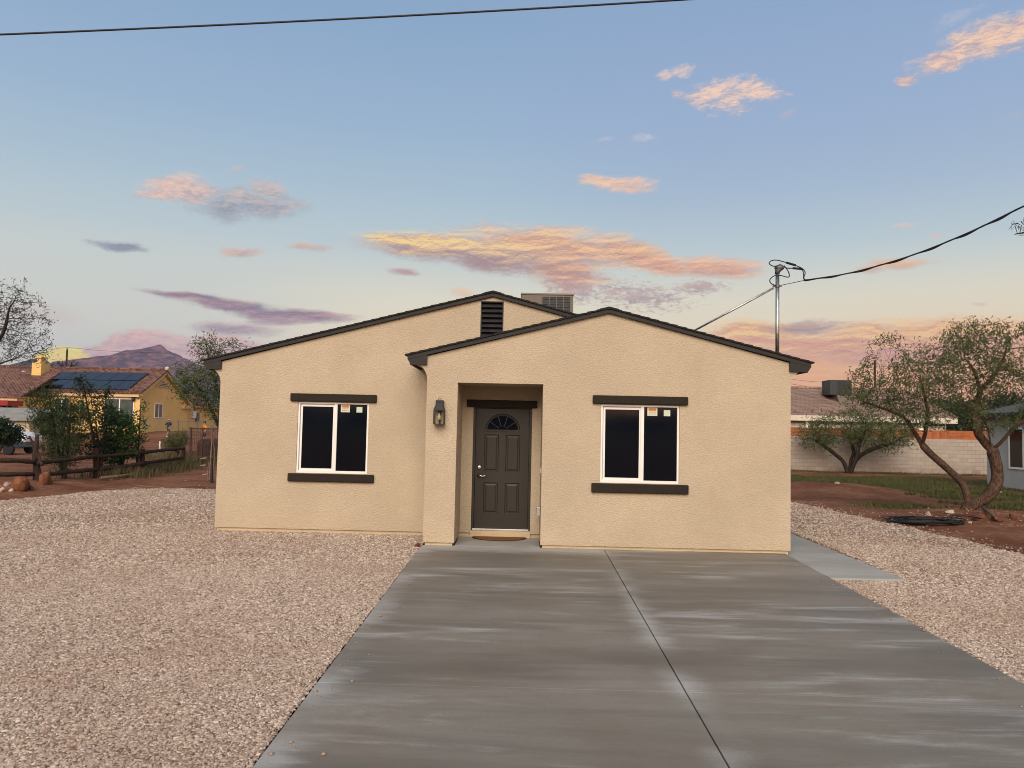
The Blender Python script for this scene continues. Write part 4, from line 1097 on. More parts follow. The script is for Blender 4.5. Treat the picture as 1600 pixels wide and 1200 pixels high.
# loose pebbles along the gravel edge: too many to count
pts = []; rg = np.random.default_rng(9); Vv = []; Ff = []
ico = [(0, 0, 1), (.9, 0, .2), (.28, .85, .2), (-.73, .53, .2), (-.73, -.53, .2), (.28, -.85, .2), (0, 0, -.5)]
icf = [(0, i, i % 5+1) for i in range(1, 6)]+[(6, i % 5+1, i) for i in range(1, 6)]
for _ in range(2010):
    if rg.random() < .62:
        y = rg.uniform(6, 22); x = np.interp(y, [0, 8, 12.59, 15.95, 21, 26], [9, 8.5, 8.05, 7.88, 7.35, 6.6])+abs(rg.normal(0, .35))
    elif rg.random() < .5: x, y = rg.normal(10.9, 1.2), rg.normal(18.3, .8)
    else: x = rg.uniform(-11, -5.5); y = 21.0+abs(rg.normal(0, .4))
    z = gzd(x, y)-.028
    if _ >= 1900:      # a few stones kicked on to the slab edges
        y = rg.uniform(4.2, 11.5); x = -1.54+abs(rg.normal(0, .16)) if _ % 2 else 4.05-abs(rg.normal(0, .16)); z = gz(x, y)+.03
    s = (.012+.03*rg.random()**3)*(.55 if _ >= 1900 else 1.); a = rg.uniform(0, 6.3); o0 = len(Vv)
    for q in ico: Vv.append((x+s*(q[0]*math.cos(a)-q[1]*math.sin(a)), y+s*(q[0]*math.sin(a)+q[1]*math.cos(a)), z+s*.6*(q[2]+.3)))
    Ff += [tuple(i+o0 for i in f) for f in icf]
tag(fastmesh('pebbles', Vv, Ff, 'rockp'), 'loose pebbles strewn on the red soil beside the gravel', 'pebbles', kind='stuff')

# cable coil on the soil
rg = random.Random(7); mb = MB(); cc = atz(1448, 814, .04)
for k in range(15):
    ox, oy = rg.gauss(0, .10), rg.gauss(0, .06); r = rg.uniform(.45, .78); ry = r*rg.uniform(.5, .8); ph = rg.uniform(0, 6)
    lp = [(cc.x+ox+r*math.cos(t+ph), cc.y+oy+ry*math.sin(t+ph), gzd(cc.x, cc.y)+.01+.055*k/15+.03*math.sin(2*t+ph)) for t in np.linspace(0, 6.1, 26)]
    mb.tube(lp, .011, 6)
for k in range(3):
    q = [cc+Vector((.5, .1*k, .06)), cc+Vector((.9, .25+.1*k, .10)), cc+Vector((1.2, .2-.1*k, .08)), cc+Vector((1.35, .35+.1*k, .03))]
    mb.tube(sp(q), .011, 6)
mb.tube([cc+Vector((-.32+.02*math.sin(t), .35*math.cos(t)-.1, .05+.05*math.sin(t))) for t in np.linspace(0, 6.28, 14)], .008, 6)
o = mb.build('cable_coil', 'rubber', smooth=True); tag(o, 'loose coil of black cable lying on the soil beside the twin trunked tree', 'cable coil')
mb = MB(); mb.tube(sp([tuple(atz(1535, 793, .12)), tuple(atz(1545, 800, .14)), tuple(atz(1556, 809, .08))]), [.03]*21, 7)
o = mb.build('fallen_branch', 'woodp'); tag(o, 'short pale fallen branch lying right of the twin trunked tree', 'branch')

# ------------------------------------------------------------------ rail fence and pen on the left
rf = thing('rail_fence', (-13.7, 24.5, 0), 'weathered dark split rail fence with two rails at the left', 'fence')
FP = [(-45, 775, 20.6), (57, 757, 21.9), (150, 747, 24.5), (222, 740, 26.7), (286, 728.5, 31.8)]
mb = MB(); b = at(57, 760, 21.9)
mb.tube(sp([b, at(58, 735, 21.9), at(55, 715, 21.85), at(57, 695, 21.9), at(58, 679, 21.95)]), [.115-.0018*i for i in range(41)], 9, True)
mb.tube(sp([at(57, 704, 21.9), at(61, 715, 21.8), at(66, 727, 21.7)]), .045, 7); mb.tube(sp([at(57, 700, 21.9), at(50, 690, 21.9), at(46, 682, 22)]), [.045]*11+[.03]*10, 7)
po = mb.build('post', 'wood', rf, smooth=True); po['label'] = 'crooked forked tree trunk used as a post'
for (u, w, y), tp in zip(FP[2:], (700, 702, 699)):
    a = at(u, w+3, y); c = at(u, tp, y); mb = MB(); mb.tube([a, a.lerp(c, .4)+Vector((.012, 0, 0)), c], [.095, .09, .085], 10); mb.build('post', 'woodr', rf, smooth=True)
mb = MB(); mb.tube([at(158, 748, 24.7), at(157, 705, 24.7)], [.05, .045], 8); mb.build('post', 'wood', rf)
a = at(-45, 775, 20.6); mb = MB(); mb.tube([a, a+Vector((0, 0, 1.25))], .09, 10); mb.build('post', 'woodr', rf)
for pts in ([(-48, 719, 20.55), (20, 719.5, 21.2), (54, 722, 21.75)], [(60, 723.5, 21.75), (100, 719, 22.9), (150, 713, 24.35)], [(148, 714, 24.4), (190, 710.5, 25.6), (223, 707, 26.55)], [(221, 707.5, 26.6), (255, 703.5, 29), (288, 700.5, 31.65)],
            [(-48, 742, 20.55), (20, 741, 21.2), (52, 741, 21.8)], [(62, 742.5, 21.8), (100, 738.5, 22.9), (151, 733, 24.36)], [(148, 734, 24.4), (190, 729, 25.6), (223, 724, 26.56)], [(221, 724, 26.6), (255, 719.5, 29), (288, 715, 31.66)]):
    P = sp([at(*p) for p in pts]); mb = MB(); mb.tube(P, [.062+.007*math.sin(i*.9) for i in range(len(P))], 8); mb.build('rail', 'wood', rf, smooth=True)
mb = MB(); P = [atz(157, 747, .03), atz(190, 744, .05), atz(222, 739, .04), atz(250, 735.5, .03)]; mb.tube(sp(P), .055, 8)
o = mb.build('fallen_log', 'woodp', smooth=True); tag(o, 'long thin pale log lying on the soil along the rail fence', 'log')

MT['pen'] = mat('dark red brown painted steel', (.050, .020, .014), .7, .3, 12., bmp=.2)
gt = thing('metal_pen', tuple(at(316, 718, 36.)), 'dark red brown metal pen panel beside the left corner of the tan house', 'pen')
g0, g1, gzt, gzb = at(297, 668, 36.), at(352, 669, 36.), at(297, 668.5, 36.).z, at(297, 717, 36.).z
for u in (297.5, 315.5, 331, 351):
    c = at(u, 700, 36.); mb = MB(); mb.box(c.x-.035, c.x+.035, 35.965, 36.035, gzb-.1, gzt+.03); mb.build('upright', 'pen', gt)
mb = MB()
for z in (gzt-.03, gzb+.12): mb = MB(); mb.box(g0.x-.04, g1.x, 35.97, 36.03, z-.035, z+.035); mb.build('cross_rail', 'pen', gt)
mb = MB(); x = g0.x+.06
while x < g1.x: mb.box(x-.006, x+.006, 35.99, 36.0, gzb+.1, gzt-.03); x += .09
z = gzb+.2
while z < gzt: mb.box(g0.x, g1.x, 36.001, 36.01, z-.005, z+.005); z += .15
mb.build('wire_mesh', 'pen', gt)
mb = MB(); c0, c1 = at(305, 700, 37.2), at(350, 700, 37.2)
mb.box(c0.x, c1.x, 37.2, 38.4, -.05, 1.0); o = mb.build('hay_stack', mat('dark brown heaped brush', (.05, .028, .018), .95, .4, 6., bmp=.9, bscale=12., bdist=.1), bevel=.25, segs=3)
tag(o, 'dark brown brush heap inside the metal pen', 'brush heap')
def stick(pts, r, m, label, name='leaning_pole', cat='pole'):
    mb = MB(); P = sp([at(*p) for p in pts]); mb.tube(P, [r*(1-.5*i/len(P)) for i in range(len(P))], 7); return tag(mb.build(name, m, smooth=True), label, cat)
stick([(327.5, 752, 24.5), (329, 720, 24.6), (331, 690, 24.7), (331.5, 664, 24.8)], .03, 'woodp', 'tall pale leaning pole just left of the house corner')
stick([(334, 735, 25), (335, 705, 25), (333, 690, 25), (334, 674, 25)], .022, 'woodp', 'short crooked pale stick nearest the house corner')
stick([(331.5, 764, 23.6), (331, 740, 23.6), (331, 716, 23.6)], .055, 'rubber', 'stubby black post at the left corner of the tan house', 'corner_post', 'post')
stick([(324, 752, 24.2), (325, 735, 24.2), (326, 722, 24.2)], .02, 'woodp', 'thin stake leaning by the stubby black post', 'stake', 'stake')
for u, w, y, s, lab in ((318, 716, 33, .26, 'crumpled white sheet scrap below the metal pen'), (317, 727, 30, .24, 'grey board scrap on the soil left of the house corner'), (320, 741, 26, .17, 'pale broken block scrap near the stubby black post'), (290, 751, 21.9, .07, 'small white scrap on the red soil at the gravel edge')):
    c = at(u, w, y); mb = MB(); s *= .5; mb.hexa([(c.x-s, c.y-s*.5, c.z-s*.3), (c.x+s*.8, c.y-s*.4, c.z-s*.1), (c.x+s, c.y+s*.5, c.z+s*.05), (c.x-s*.7, c.y+s*.6, c.z-s*.2), (c.x-s*.9, c.y-s*.4, c.z-s*.05), (c.x+s*.7, c.y-s*.3, c.z+s*.25), (c.x+s*.8, c.y+s*.4, c.z+s*.3), (c.x-s*.7, c.y+s*.5, c.z+s*.1)]); o = mb.build('scrap', 'rockp', bevel=s*.12); o.rotation_euler = (0, 0, 0); tag(o, lab, 'scrap')
c = at(249.5, 702, 44); mb = MB(); mb.tube([(c.x, 44, c.z-.3), (c.x, 44, at(249.5, 689.5, 44).z)], .05, 8); tag(mb.build('marker_post', 'white'), 'short white marker post standing behind the rail fence', 'post')

# ------------------------------------------------------------------ yellow neighbour house
MT['yellow'] = stucco('ochre stucco', (.74, .50, .19), 12., .15)
MT['yellowt'] = mat('light ochre trim', (.62, .47, .27), .85, .08, 2.)
MT['yellowd'] = mat('warm yellow painted cornice', (.58, .42, .20), .85, .08, 2.)
def tilemat(name, a, b, c, px=.28, pz=.36):
    m, nt = newmat(name)
    sx = nt.new('ShaderNodeSeparateXYZ'); nt.put(sx.inputs[0], nt.pos)
    wx = nt.math('SINE', nt.math('MULTIPLY', nt.math('ADD', sx.outputs[0], nt.math('MULTIPLY', sx.outputs[1], 1.0)), 6.283/px))
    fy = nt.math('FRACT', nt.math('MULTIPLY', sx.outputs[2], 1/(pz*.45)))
    cell = nt.new('ShaderNodeTexWhiteNoise'); cb = nt.new('ShaderNodeCombineXYZ')
    nt.put(cb.inputs[0], nt.math('FLOOR', nt.math('MULTIPLY', nt.math('ADD', sx.outputs[0], sx.outputs[1]), 1/px))); nt.put(cb.inputs[1], nt.math('FLOOR', nt.math('MULTIPLY', sx.outputs[2], 1/(pz*.45)))); nt.put(cell.inputs['Vector'], cb.outputs[0])
    col = nt.ramp(cell.outputs[0], [(0, a), (.5, b), (1, c)])
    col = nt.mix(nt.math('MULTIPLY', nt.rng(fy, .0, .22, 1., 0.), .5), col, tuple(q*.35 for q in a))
    nt.put(nt.b.inputs['Base Color'], col); nt.b.inputs['Roughness'].default_value = .85
    h = nt.math('ADD', nt.math('MULTIPLY', wx, .5), nt.math('MULTIPLY', fy, -.5))
    nt.put(nt.b.inputs['Normal'], bump(nt, h, .8, .06))
    return m
MT['tile'] = tilemat('red clay roof tile', srgb(84, 54, 46), srgb(110, 74, 60), srgb(132, 94, 78))
MT['tiletan'] = tilemat('tan brown roof tile', srgb(124, 98, 84), srgb(142, 114, 98), srgb(156, 128, 112), .30, .50)
MT['solar'] = mat('dark blue solar glass', (.006, .010, .022), .12, .1, 2., spec=.5)
MT['pvframe'] = mat('black panel frame', (.012, .012, .014), .5, .1, 2.)
MT['greyglass'] = mat('grey curtained window glass', (.07, .085, .075), .08, .15, 2., spec=.5)
yh = thing('neighbour_house', (-32, 66, .7), 'ochre yellow house with red tile roof and solar panels far left', 'house')
Y0 = 66.; XR = at(218, 640, Y0).x; ze = at(218, 611.5, Y0).z
yr = atx(256, 581, XR).y; zr = atx(256, 581, XR).z
y1 = atx(293, 640, XR).y; zb_ = atx(297, 629, XR+.3).z
XL2 = -64.
mb = MB()
prof = [(Y0, 0), (y1, 0), (y1, zb_-.15), (yr, zr-.12), (Y0, ze-.02)]
mb.add([(XR, y, z) for y, z in prof]+[(XL2, y, z) for y, z in prof], [(0, 1, 2, 3, 4), (9, 8, 7, 6, 5)]+[(i, (i+1) % 5, (i+1) % 5+5, i+5) for i in range(5)])
mb.build('wall', 'yellow', yh)
def roofslab(mb, a, b, c, d, th):      # four corners, thickened downwards
    D = Vector((0, 0, -th)); mb.hexa([Vector(a)+D, Vector(b)+D, Vector(c)+D, Vector(d)+D, a, b, c, d])
mb = MB(); sl = (zr-ze)/(yr-Y0); ov = .45; xo_ = XR+.35
roofslab(mb, (XL2, Y0-ov, ze-sl*ov+.15), (xo_, Y0-ov, ze-sl*ov+.15), (xo_, yr, zr+.15), (XL2, yr, zr+.15), .14)
sb = (zr-zb_)/(y1-yr)
roofslab(mb, (XL2, yr+.001, zr+.15), (xo_, yr+.001, zr+.15), (xo_, y1+ov, zb_-sb*ov+.15), (XL2, y1+ov, zb_-sb*ov+.15), .14)
mb.tube([(XL2, yr, zr+.18), (xo_, yr, zr+.18)], .12, 8)
for k in range(60):      # barrel ends along the eave
    x = xo_-.15-k*.38; mb.tube([(x, Y0-ov-.06, ze-sl*ov+.12), (x, Y0-ov+.5, ze-sl*(ov-.5)+.14)], .10, 6)
rfm = mb.build('roof', 'tile', yh)
mb = MB()       # eave and rake trim
mb.box(XL2, XR+.02, Y0-.30, Y0+.02, ze-.50, ze-.16)
mb.build('eave_trim', 'yellowt', yh)
mb = MB()
mb.beam((XR+.2, Y0-.3, ze-.25), (XR+.2, yr, zr-.03), .28, .26, (1, 0, 0)); mb.beam((XR+.2, yr, zr-.03), (XR+.2, y1+.35, zb_-sb*.35-.06), .28, .26, (1, 0, 0))
mb.box(XR-.5, XR+.32, y1-1.3, y1+.5, zb_-.62, zb_-.36)
mb.build('rake_trim', 'yellowd', yh)
mb = MB(); mb.ball((xo_-.05, yr, zr+.3), .22, .22, .2, 8); mb.build('ridge_cap', 'yellowt', yh)
# chimney
c0, c1 = at(50.5, 600, Y0+.6), at(65, 600, Y0+.6)
mb = MB(); zt_ = at(57, 566, Y0+.6).z; mb.box(c0.x, c1.x, Y0+.4, Y0+1.6, 2.5, zt_); mb.box(c0.x+.25, c1.x-.25, Y0+.7, Y0+1.4, zt_-.05, zt_+.40); mb.box(c0.x+.15, c1.x-.15, Y0+.6, Y0+1.5, zt_+.38, zt_+.50)
mb.build('chimney', 'yellow', yh)
# solar panels on the front slope
nrm = Vector((0, -sl, 1)).normalized(); p0 = Vector((0, Y0, ze+.15))+nrm*.12
def rp(u, w): return onplane(u, w, p0, nrm)
rows = [((97, 581), (233, 582.5), (75, 592), (216, 594.5), 6), ((93, 593), (216, 595.5), (66, 606), (200, 608.5), 6)]
for a, b, c, d, n in rows:
    A, B, C_, D_ = rp(*a), rp(*b), rp(*c), rp(*d)
    dx = (B-A).length/n
    for k in range(n):
        f0, f1 = (k+.02)/n, (k+.98)/n
        q = [C_.lerp(D_, f0), C_.lerp(D_, f1), A.lerp(B, f1), A.lerp(B, f0)]
        mb = MB(); mb.hexa([v-nrm*.05 for v in q]+[v for v in q]); pn = mb.build('solar_panel', 'solar', yh)
for k in range(2):
    q = [rp(-12+20*k*.9, 607-4*k*.5+2), rp(4+18*k*.9, 602-4*k), rp(24, 585.5-k*.0+k*7) if k == 0 else rp(22, 587), rp(2, 585) if k == 0 else rp(20, 586.5)]
for a, b, c, d in (((-30, 586), (-4, 586), (-14, 600), (-44, 600)), ((-3, 586), (22, 586.5), (2, 600), (-13, 600))):
    q = [rp(*d), rp(*c), rp(*b), rp(*a)]; mb = MB(); mb.hexa([v-nrm*.05 for v in q]+q); mb.build('solar_panel', 'solar', yh)
c = rp(36, 588); mb = MB(); mb.tube([c, c+Vector((0, 0, .35))], .12, 8); mb.ball(c+Vector((0, 0, .38)), .2, .2, .12, 8); mb.build('roof_vent', 'white', yh)
def win_y(u0, u1, w0, w1, Y, parent, glass='greyglass', mull=True, name='window'):
    a, b = at(u0, w0, Y), at(u1, w1, Y); t = .07; mb = MB(); y = Y-.05
    mb.box(a.x, b.x, y, Y+.02, b.z, b.z+t); mb.box(a.x, b.x, y, Y+.02, a.z-t, a.z); mb.box(a.x, a.x+t, y, Y+.02, b.z+t, a.z-t); mb.box(b.x-t, b.x, y, Y+.02, b.z+t, a.z-t)
    if mull: m_ = (a.x+b.x)/2; mb.box(m_-t*.6, m_+t*.6, y, Y+.02, b.z+t, a.z-t)
    f = mb.build(name, 'white', parent); mb = MB(); mb.box(a.x+t*.5, b.x-t*.5, Y-.03, Y-.01, b.z+t*.5, a.z-t*.5); mb.build('pane', glass, f); return f
win_y(165, 208, 622, 668, Y0, yh); win_y(86, 106, 622, 668, Y0, yh)
def win_x(u0, u1, w0, w1, X, parent, glass='greyglass', sgn=1, t=.07, name='window', vsplit=True):
    a, b = atx(u0, w0, X), atx(u1, w1, X); zt, zb = a.z, b.z; ya, yb = sorted((a.y, b.y)); mb = MB(); xa, xb = sorted((X-.02*sgn, X+.05*sgn))
    mb.box(xa, xb, ya, yb, zb, zb+t); mb.box(xa, xb, ya, yb, zt-t, zt); mb.box(xa, xb, ya, ya+t, zb+t, zt-t); mb.box(xa, xb, yb-t, yb, zb+t, zt-t)
    if vsplit: m_ = (ya+yb)/2; mb.box(xa, xb, m_-t*.6, m_+t*.6, zb+t, zt-t)
    f = mb.build(name, 'white', parent); mb = MB(); xa, xb = sorted((X+.01*sgn, X+.03*sgn)); mb.box(xa, xb, ya+t*.5, yb-t*.5, zb+t*.5, zt-t*.5); mb.build('pane', glass, f); return f
win_x(241.5, 253, 630, 653.5, XR, yh)
# triangular gable vent, lamp, meters, back wing
a, b, c = atx(243, 604, XR), atx(267, 607, XR), atx(254, 593, XR)
mb = MB(); tri = [Vector((XR+.03, p.y, p.z)) for p in (a, b, c)]; T3 = [p+Vector((.06, 0, 0)) for p in tri]; loft(mb, tri, T3); mb.add(T3, [(0, 1, 2)]); gvn = mb.build('gable_vent', 'yellowt', yh)
mb = MB()
for k in range(1, 5):
    f = k/5.2; l = a.lerp(c, f); r = b.lerp(c, f); mb.box(XR+.085, XR+.105, l.y+.25, r.y-.25, l.z-.03, l.z+.03)
mb.build('vent_slot', 'slat', gvn)
c = at(209.5, 624, Y0); mb = MB(); mb.ball((c.x, Y0-.15, c.z), .16, .16, .2, 8); mb.cone((c.x, Y0-.15, c.z+.15), (0, 0, 1), [(0, .2), (.15, .03)], 8); mb.build('wall_lamp', 'black', yh)
y2 = atx(329, 650, XR-1.2).y; xw = XR-.4
zw = atx(312, 634, xw).z
mb = MB(); mb.box(XL2+10, xw, y1+.02, y2, 0, zw); mb.build('rear_wing_wall', 'yellow', yh)
mb = MB(); roofslab(mb, (xw+.45, y1-.1, zw+.1), (xw+.45, y2+.4, zw+.1), (xw-5, y2+.4, zw+2.3), (xw-5, y1-.1, zw+2.3), .16); mb.build('rear_roof', 'tile', yh)
mb = MB(); mb.box(xw+.05, xw+.5, y1, y2+.4, zw-.25, zw-.03); mb.build('rear_eave', 'yellowd', yh)
c = atx(301, 648, xw); mb = MB(); mb.box(xw-.02, xw+.25, c.y-.45, c.y+.35, c.z-.35, c.z+.4); mb.build('meter_box', 'white', yh, bevel=.03)
c = atx(307, 650, xw); mb = MB(); mb.box(xw-.02, xw+.2, c.y-.25, c.y+.3, c.z-.6, c.z+.35); mb.build('meter_box', 'galv_d', yh, bevel=.03)
# left projecting part with a lower eave
yl = 62.5; xl1 = at(29, 620, yl).x; zl = at(15, 619, yl).z
mb = MB(); mb.box(XL2, xl1, yl, Y0+.1, 0, zl); mb.build('side_wing_wall', 'yellow', yh)
mb = MB(); roofslab(mb, (XL2, yl-.4, zl+.02), (xl1+.5, yl-.4, zl+.02), (xl1+.5, Y0+1.2, zl+.02+sl*4.8), (XL2, Y0+1.2, zl+.02+sl*4.8), .15); mb.build('side_wing_roof', 'tile', yh)
mb = MB(); mb.box(XL2, xl1+.05, yl-.25, yl-.01, zl-.36, zl-.14); mb.build('side_wing_eave', 'yellowt', yh)
win_y(3, 20, 628, 645, yl, yh, 'glass')

# shed, red canopy, car, trailer at the far left
MT['shedw'] = mat('cream metal siding', (.50, .42, .29), .7, .08, 2.)
MT['shedr'] = mat('grey metal roofing', (.26, .25, .23), .6, .12, 2.)
MT['red'] = mat('red painted metal', (.28, .015, .012), .5, .12, 2.)
sh = thing('garden_shed', tuple(at(28, 692, 57)), 'cream metal shed with a grey roof at the left edge', 'shed')
a, b = at(-45, 655, 57), at(47, 655, 57); zg = -.1; zt_ = a.z
mb = MB(); mb.box(a.x, b.x, 57, 61.5, zg, b.z); mb.build('wall', 'shedw', sh)
x = a.x+.05
while x < b.x: mb = MB(); mb.box(x, x+.05, 56.975, 57-.001, zg, b.z-.05); mb.build('seam', 'shedr', sh); x += 1.35
mb = MB(); zr_ = at(20, 637, 59.2).z
roofslab(mb, (a.x-.3, 56.6, b.z-.03), (b.x+.55, 56.6, b.z-.03), (b.x+.4, 59.2, zr_), (a.x-.3, 59.2, zr_), .1); roofslab(mb, (a.x-.3, 59.201, zr_), (b.x+.4, 59.201, zr_), (b.x+.55, 61.9, b.z-.03), (a.x-.3, 61.9, b.z-.03), .1)
mb.add([(b.x, 57, b.z), (b.x, 61.5, b.z), (b.x, 59.2, zr_-.12)], [(0, 1, 2)]); mb.build('roof', 'shedr', sh)
rc = thing('red_canopy', tuple(at(-20, 690, 60.3)), 'red metal canopy edge above the shed at the left edge', 'canopy')
b = at(12, 630, 60.3); mb = MB(); mb.box(b.x-5, b.x, 60.3, 62.2, b.z-.18, b.z+.22); mb.build('roof', 'red', rc)
mb = MB(); mb.box(b.x-5, b.x+.03, 60.25, 60.29, b.z+.23, b.z+.34); mb.build('flashing', 'rockw', rc)
for x in (b.x-.75, b.x-4.6):
    mb = MB(); mb.box(x-.1, x+.1, 60.35, 60.55, -.1, b.z-.18); mb.build('post', 'red', rc)

MT['carw'] = mat('white car paint', (.72, .73, .74), .25, .03, 1., spec=.5)
MT['tyre'] = mat('black tyre rubber', (.014, .014, .015), .85, .15, 20.)
cr = thing('parked_car', tuple(at(0, 700, 46.5)), 'white parked car half hidden behind the dark leafy bush', 'car')
xe_ = at(39, 690, 46.5).x; L_ = 4.3
def cpt(t, z): return (xe_-L_+t*L_, z)
side = [cpt(0, .35), cpt(.0, .75), cpt(.03, .95), cpt(.16, 1.0), cpt(.30, 1.42), cpt(.58, 1.46), cpt(.74, 1.02), cpt(.96, .86), cpt(1., .7), cpt(1., .35)]
mb = MB(); mb.prism(side, 46.5, 48.2); mb.build('body', 'carw', cr, bevel=.06)
mb = MB(); gsd = [cpt(.20, 1.03), cpt(.31, 1.37), cpt(.57, 1.40), cpt(.69, 1.03)]; mb.prism(gsd, 46.47, 48.23); mb.build('window', 'glass', cr)
for t in (.2, .8):
    for y in (46.42, 48.06):
        c = cpt(t, .33); mb = MB(); mb.cone((c[0], y, c[1]), (0, 1, 0), [(0, .27), (.02, .33), (.2, .33), (.22, .27)], 18); wh_ = mb.build('wheel', 'tyre', cr); mb = MB(); mb.cone((c[0], y-.01, c[1]), (0, 1, 0), [(0, .05), (.01, .19), (.03, .19)], 14); mb.build('rim', 'alu', wh_)
mb = MB(); mb.box(xe_-.03, xe_+.012, 46.6, 46.95, .62, .74); mb.build('headlight', 'clear', cr)
tl = thing('utility_trailer', tuple(at(5, 712, 38)), 'low black utility trailer in front of the white car at the left edge', 'trailer')
a, b = at(-60, 696, 38), at(20, 696, 38); zt_ = at(0, 691, 38).z
mb = MB(); mb.hexa([(a.x, 38, .35), (b.x, 38, .35), (b.x, 39.6, .35), (a.x, 39.6, .35), (a.x, 38, zt_), (b.x-.55, 38, zt_), (b.x-.55, 39.6, zt_), (a.x, 39.6, zt_)]); mb.build('bed', 'black', tl)
mb = MB(); mb.beam((b.x-.1, 38.8, .42), (b.x+1.0, 38.8, .40), .09, .09); mb.build('drawbar', 'black', tl)
for u in (-20, 14):
    for y in (37.9, 39.5):
        c = at(u, 705, 38); mb = MB(); mb.cone((c.x, y, .27), (0, 1, 0), [(0, .2), (.02, .27), (.16, .27), (.18, .2)], 14); mb.build('wheel', 'tyre', tl)
mb = MB()
for x in (b.x-.1, b.x-.5): mb.box(x-.04, x+.04, 38.1, 38.2, -.02, .36)
mb.build('stand', 'black', tl)

# chain link fence, far pole, wires
ck = thing('chain_link_fence', tuple(at(260, 682, 62.)), 'thin grey chain link fence in front of the ochre gable wall', 'fence')
a, b = at(226, 657, 62.), at(345, 659, 62.)
mb = MB(); mb.tube([a, b], .025, 6); mb.build('top_rail', 'galv_d', ck)
for u in (228, 279, 309, 343):
    c = at(u, 657, 62.); mb = MB(); mb.tube([(c.x, 62, .1), (c.x, 62, c.z)], .03, 6); mb.build('post', 'galv_d', ck)
mb = MB(); x = a.x
while x < b.x:
    mb.beam((x, 62, .35), (x+1.4, 62, 1.84), .005, .005, (0, 1, 0)); mb.beam((x+1.4, 62.01, .35), (x, 62.01, 1.84), .005, .005, (0, 1, 0)); x += .16
mb.build('mesh', 'galv_d', ck)
fpl = thing('far_utility_pole', tuple(at(105, 640, 110)), 'thin dark far pole rising above the ochre house roof', 'utility pole')
c = at(105, 546, 110); mb = MB(); mb.tube([(c.x, 110, 0), (c.x, 110, c.z)], [.17, .12], 8); mb.build('pole', 'wood', fpl)
mb = MB(); mb.box(c.x-.05, c.x+.05, 109.95, 110.05, c.z, c.z+.25); mb.build('insulator', 'galv_d', fpl)
mb = MB(); mb.tube(sp([at(-40, 541, 118), at(60, 547, 112), (c.x, 110, c.z+.25), at(160, 548, 106), at(260, 552, 98)]), .02, 5); tag(mb.build('far_cable', 'rubber'), 'faint far cable strung from the thin dark pole on the left', 'cable')
fpr = thing('far_utility_pole', tuple(at(1367, 640, 95)), 'far pole standing behind the mesquite crown beyond the tan house', 'utility pole')
c = at(1367, 563, 95); mb = MB(); mb.tube([(c.x, 95, 0), (c.x, 95, c.z)], [.17, .12], 8); mb.build('pole', 'wood', fpr)
mb = MB(); mb.tube(sp([at(1200, 588, 80), at(1290, 597, 88), (c.x, 95, at(1367, 588, 95).z)]), .016, 5); tag(mb.build('far_cable', 'rubber'), 'upper faint far cable above the tan tiled roof', 'cable')
mb = MB(); mb.tube(sp([at(1200, 592, 80), at(1262, 604, 84), at(1320, 606, 90)]), .016, 5); tag(mb.build('far_cable', 'rubber'), 'lower drooping far cable just over the tan tiled roof', 'cable')

# ------------------------------------------------------------------ right hand background
def blockmat():
    m, nt = newmat('grey concrete block')
    sx = nt.new('ShaderNodeSeparateXYZ'); nt.put(sx.inputs[0], nt.pos); cb = nt.new('ShaderNodeCombineXYZ'); nt.put(cb.inputs[0], sx.outputs[0]); nt.put(cb.inputs[1], sx.outputs[2])
    br = nt.new('ShaderNodeTexBrick'); nt.put(br.inputs['Vector'], cb.outputs[0]); br.inputs['Scale'].default_value = 1.; br.inputs['Brick Width'].default_value = .40; br.inputs['Row Height'].default_value = .20; br.inputs['Mortar Size'].default_value = .006
    nt.put(br.inputs['Color1'], srgb(172, 160, 146)); nt.put(br.inputs['Color2'], srgb(160, 149, 136)); nt.put(br.inputs['Mortar'], srgb(132, 122, 110))
    n = nt.noise(nt.pos, .7, 5., .6); c = nt.mix(nt.math('MULTIPLY', nt.rng(n, .45, .7), .4), br.outputs[0], srgb(146, 128, 112))
    low = nt.math('MULTIPLY', nt.rng(sx.outputs[2], 0., .5, 1., 0.), nt.rng(nt.noise(nt.pos, 2., 4., .7), .3, .7)); c = nt.mix(nt.math('MULTIPLY', low, .5), c, srgb(112, 88, 66))
    nt.put(nt.b.inputs['Base Color'], c); nt.b.inputs['Roughness'].default_value = .95
    nt.put(nt.b.inputs['Normal'], bump(nt, nt.math('MULTIPLY', br.outputs['Fac'], -1.), .5, .02))
    return m
MT['block'] = blockmat()
MT['redwood'] = mat('orange brown stained boards', (.36, .105, .030), .75, .18, 3., bmp=.1)
bw = thing('block_wall', (19, 40, 0), 'long grey concrete block wall topped with orange brown boards', 'wall')
xa, xb = 8., 34.
zt_ = at(1400, 684.0, 40).z-.02
mb = MB(); mb.box(xa, xb, 40, 40.2, -.2, zt_); mb.build('masonry', 'block', bw)
mb = MB(); z = zt_+.004
for k in range(3): mb.box(xa, xb, 40.05+.002*k, 40.09, z+k*.15, z+k*.15+.142)
mb.build('board_topping', 'redwood', bw)
MT['creamf'] = mat('cream fascia', (.60, .54, .43), .7, .05, 2.)
MT['creamw'] = mat('cream painted wall', (.55, .50, .41), .85, .06, 1.)
th = thing('tile_roof_house', (24, 48, 0), 'cream house with a tan tiled hip roof behind the block wall', 'house')
ye = 47.; zE = at(1300, 651, ye).z; yR = 53.; zR = at(1300, 607.5, yR).z
xl_, xr_ = 8., at(1495, 654, ye).x; xrr = at(1412, 610, yR).x
mb = MB(); mb.box(xl_+.5, xr_-.6, ye+.6, 59, -.1, zE); mb.build('wall', 'creamw', th)
